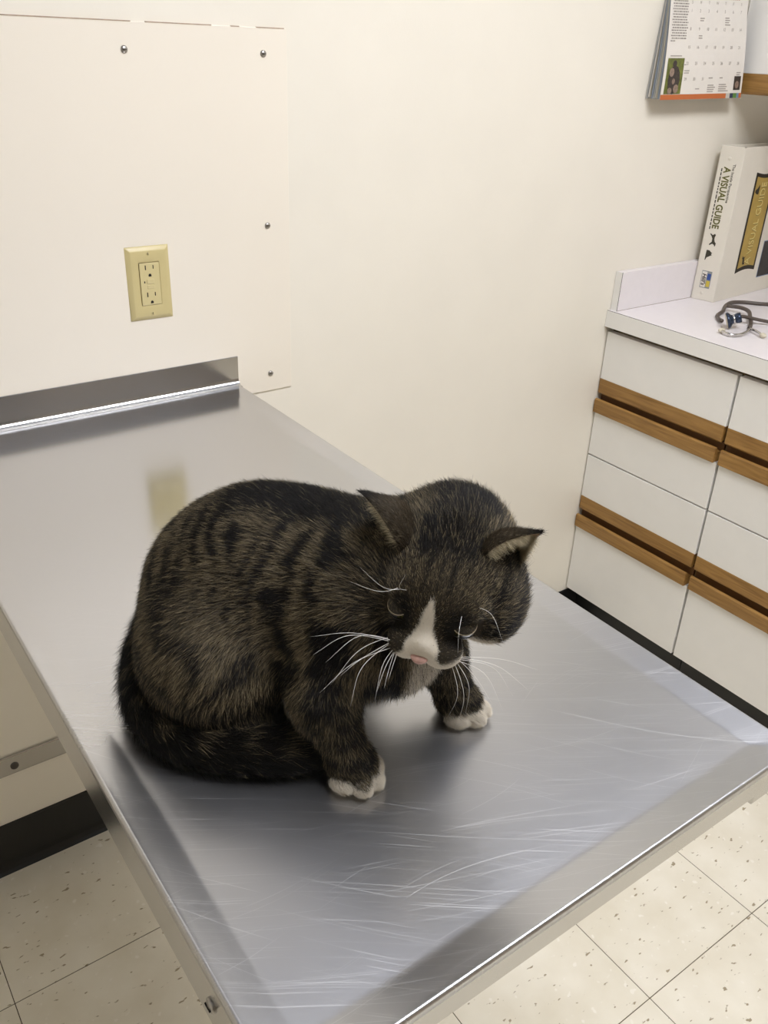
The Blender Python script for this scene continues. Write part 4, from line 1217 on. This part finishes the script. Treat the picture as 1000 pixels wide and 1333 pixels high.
for k, sc in enumerate((0.10, 0.22, 0.34, 0.45, 0.56, 0.66, 0.76, 0.86, 0.94)):
    sheet('page', -0.004 + 0.003 * (k % 3), 0.998, 0.004 + 0.006 * ((k * 7) % 4), 1.58, m_pg[(k * 3 + 1) % 4], cl_, sc=sc)
fp = sheet('page', 0.0, 1.0, 0.0, 1.58, m_white, cl_)
pict = plain('picture_page', rgb(140, 150, 120), 0.4, noise=0.6, scale=18)
box('picture_leaf', 1.214, 1.452, -0.010, -0.002, 1.685, 1.96, pict, cl_)
tube('binding', [(1.212, -0.010, 1.682), (1.454, -0.010, 1.682)], 0.0035, m_screw, cl_, 10)
def prt(name, s0, s1, t0, t1, mat, off=0.0006, nn=2):
    return sheet(name, s0, s1, t0, t1, mat, fp, off=off, ns=nn, ntt=nn, thick=0.0001)
prt('orange_band', 0.0, 0.80, 0.0, 0.052, m_or, nn=4)
prt('colour_swatch', 0.80, 0.850, 0.0, 0.052, plain('pale_print', rgb(196, 190, 178), .6))
prt('colour_swatch', 0.850, 0.892, 0.0, 0.052, plain('navy_print', rgb(48, 54, 80), .6))
prt('colour_swatch', 0.892, 0.938, 0.0, 0.052, plain('green_print', rgb(92, 132, 62), .6))
prt('colour_swatch', 0.938, 0.968, 0.0, 0.052, plain('light_blue_print', rgb(110, 138, 166), .6))
prt('colour_swatch', 0.968, 1.0, 0.0, 0.052, m_or)
m_photo = plain('green_photo_print', rgb(112, 118, 50), .5, noise=.5, scale=60)
m_fig = plain('figure_print', rgb(66, 56, 50), .5, noise=.5, scale=160)
m_fig2 = plain('figure_print_pale', rgb(150, 128, 112), .5, noise=.4, scale=160)
prt('photo', 0.030, 0.225, 0.058, 0.415, m_photo)
def blob(pts, mat, off):
    bm = bmesh.new(); bm.faces.new([bm.verts.new(page_pt(s, t, off)) for s, t in pts]); obj_bm('photo_figure', bm, mat, fp)
def oval(cx, cy, rx, ry, mat, off): blob([(cx + rx * math.cos(a * math.pi / 6), cy + ry * math.sin(a * math.pi / 6)) for a in range(12)], mat, off)
oval(.125, .20, .070, .145, m_fig, .0009); oval(.115, .36, .025, .035, m_fig, .0010); oval(.090, .275, .028, .045, m_fig2, .0012)
oval(.160, .11, .030, .045, m_fig2, .0013); oval(.090, .09, .026, .032, m_fig2, .0014); oval(.120, .185, .018, .030, m_fig2, .0015)
prt('photo', 0.885, 0.972, 0.085, 0.230, m_fig); oval(.925, .14, .025, .04, m_fig2, .0009)
m_ink = plain('grey_ink', rgb(168, 160, 152), .7)
m_ink2 = plain('dark_grey_ink', rgb(150, 142, 134), .7)
# left column of fine text, too small to read: rows of strokes
random.seed(5)
bm = bmesh.new()
for k in range(17):
    t = 0.985 - k * 0.0255; s = 0.03 + 0.01 * (k % 2)
    if k == 16: send = 0.08
    else: send = 0.205 + 0.02 * random.random()
    while s < send:
        w = min(random.choice((.012, .02, .03)), send - s + .004)
        bm.faces.new([bm.verts.new(page_pt(a, b, .0006)) for a, b in ((s, t), (s + w, t), (s + w, t + .011), (s, t + .011))]); s += w + .005
obj_bm('text_column', bm, m_ink2, fp)
ex = (PTR - PTL).normalized(); ez = Vector((0, (PTL.y - PBL.y), (PTL.z - PBL.z))).normalized()
rows = [0.875, 0.700, 0.522, 0.362, 0.205]
for c in range(7):
    s = 0.265 + c * 0.108
    text_mesh('weekday_letter', 'SMTWTFS'[c], 0.0078, m_ink, fp, page_pt(s, 0.955, .0008), ex, ez, depth=0.00005)
for d in range(31):
    s = 0.262 + (d % 7) * 0.108; t = rows[d // 7]
    text_mesh('day_number', str(d + 1), 0.0085, m_ink, fp, page_pt(s, t, .0008), ex, ez, depth=0.00005)
def strokes(name, s, t, n, w):
    bm = bmesh.new()
    for k in range(n):
        ww = w * (0.7 + 0.3 * random.random()); tt = t - k * .022
        bm.faces.new([bm.verts.new(page_pt(a, b, .0006)) for a, b in ((s, tt), (s + ww, tt), (s + ww, tt + .010), (s, tt + .010))])
    obj_bm(name, bm, m_ink, fp)
for a in ((.375, .80, 2, .06), (.70, .81, 4, .07), (.37, .63, 2, .05), (.235, .285, 2, .08), (.40, .10, 1, .05), (.55, .21, 1, .06), (.55, .135, 4, .10), (.69, .21, 1, .05), (.69, .14, 4, .13), (.905, .262, 2, .06), (.05, .432, 1, .16), (.22, .345, 1, .03)):
    strokes('holiday_note', *a)
m_red = plain('red_ink', rgb(170, 60, 50), .6)
bm = bmesh.new()
for k in range(6):
    s = .74 + k * .026
    bm.faces.new([bm.verts.new(page_pt(a, b, .0006)) for a, b in ((s, .995), (s + .019, .995), (s + .019, 1.03), (s, 1.03))])
obj_bm('month_title', bm, m_red, fp)

# ------------------------------------------------------------------ stethoscope on the worktop
st_ = empty('stethoscope', (1.36, -0.24, ZW)); tag(st_, 'grey tubed stethoscope lying coiled on the white worktop', 'stethoscope')
m_tub = plain('grey_rubber', rgb(84, 74, 66), 0.4)
m_chrome = plain('chrome', (0.62, 0.61, 0.60, 1), 0.16, 1.0)
m_bell = plain('dark_bell', (0.035, 0.05, 0.085, 1), 0.16, 0.6)
m_rubber = plain('pale_rubber_tip', rgb(206, 198, 176), 0.5)
zt_ = ZW + 0.0046
def S(x, y, h=0.0): return (x, y, zt_ + h)
tube('tubing', catmull([S(1.68, -0.235), S(1.62, -0.195), S(1.566, -0.165), S(1.535, -0.130), S(1.505, -0.115), S(1.470, -0.123), S(1.440, -0.138), S(1.405, -0.158), S(1.365, -0.172), S(1.338, -0.195), S(1.325, -0.212, .002)], 6), 0.0046, m_tub, st_, 10)
tube('tubing', catmull([S(1.430, -0.150, .009), S(1.442, -0.178, .010), S(1.435, -0.206, .009), S(1.405, -0.232, .005), S(1.365, -0.262, .002), S(1.335, -0.278)], 6), 0.0046, m_tub, st_, 10)
tube('tubing', catmull([S(1.352, -0.232, .014), S(1.372, -0.243, .012), S(1.400, -0.262, .006), S(1.440, -0.300), S(1.500, -0.370), S(1.560, -0.420)], 6), 0.0040, m_tub, st_, 10)
tube('ear_tube', catmull([S(1.335, -0.278), S(1.310, -0.292, .001), S(1.270, -0.300, .001), S(1.248, -0.290, .001), S(1.250, -0.268, .002), S(1.275, -0.246, .002)], 6), 0.0030, m_chrome, st_, 10)
tube('ear_tube', catmull([S(1.335, -0.278), S(1.322, -0.296, .003), S(1.315, -0.312, .003), S(1.309, -0.326, .002)], 6), 0.0028, m_chrome, st_, 10)
lathe('ear_tip', [(0, -.002), (.0042, -.001), (.0058, .004), (.0050, .010), (.0028, .014), (0, .0145)], S(1.309, -0.326, .0015), (-0.30, -0.95, 0.05), m_rubber, st_, 14)
lathe('ear_tip', [(0, -.002), (.0042, -.001), (.0058, .004), (.0050, .010), (.0028, .014), (0, .0145)], S(1.262, -0.262, .0015), (-0.9, 0.2, 0.05), m_rubber, st_, 14)
ca_ = Vector((1.302, -0.243, ZW + 0.0185)); cax = Vector((0.55, -0.60, 0.30)).normalized()
chp = lathe('chest_piece', [(0, -.004), (.0170, -.004), (.0182, -.002), (.0182, .001), (.0150, .004), (.0110, .007), (.0095, .010), (.0095, .014), (.0110, .016), (.0120, .022), (.0112, .027), (.0085, .027), (0, .024)], ca_, cax, m_bell, st_, 28)
lathe('chrome_ring', [(.0096, .010), (.0103, .0105), (.0103, .0135), (.0096, .014)], ca_, cax, m_chrome, chp, 28)
lathe('diaphragm', [(0, -.0046), (.0160, -.0046), (.0175, -.0040)], ca_, cax, m_rubber, chp, 28)
tube('stem', [ca_ + cax * .012, ca_ + cax * .012 + Vector((0.030, 0.008, -.002)), Vector(S(1.356, -0.235, .013))], 0.0030, m_chrome, st_, 8)
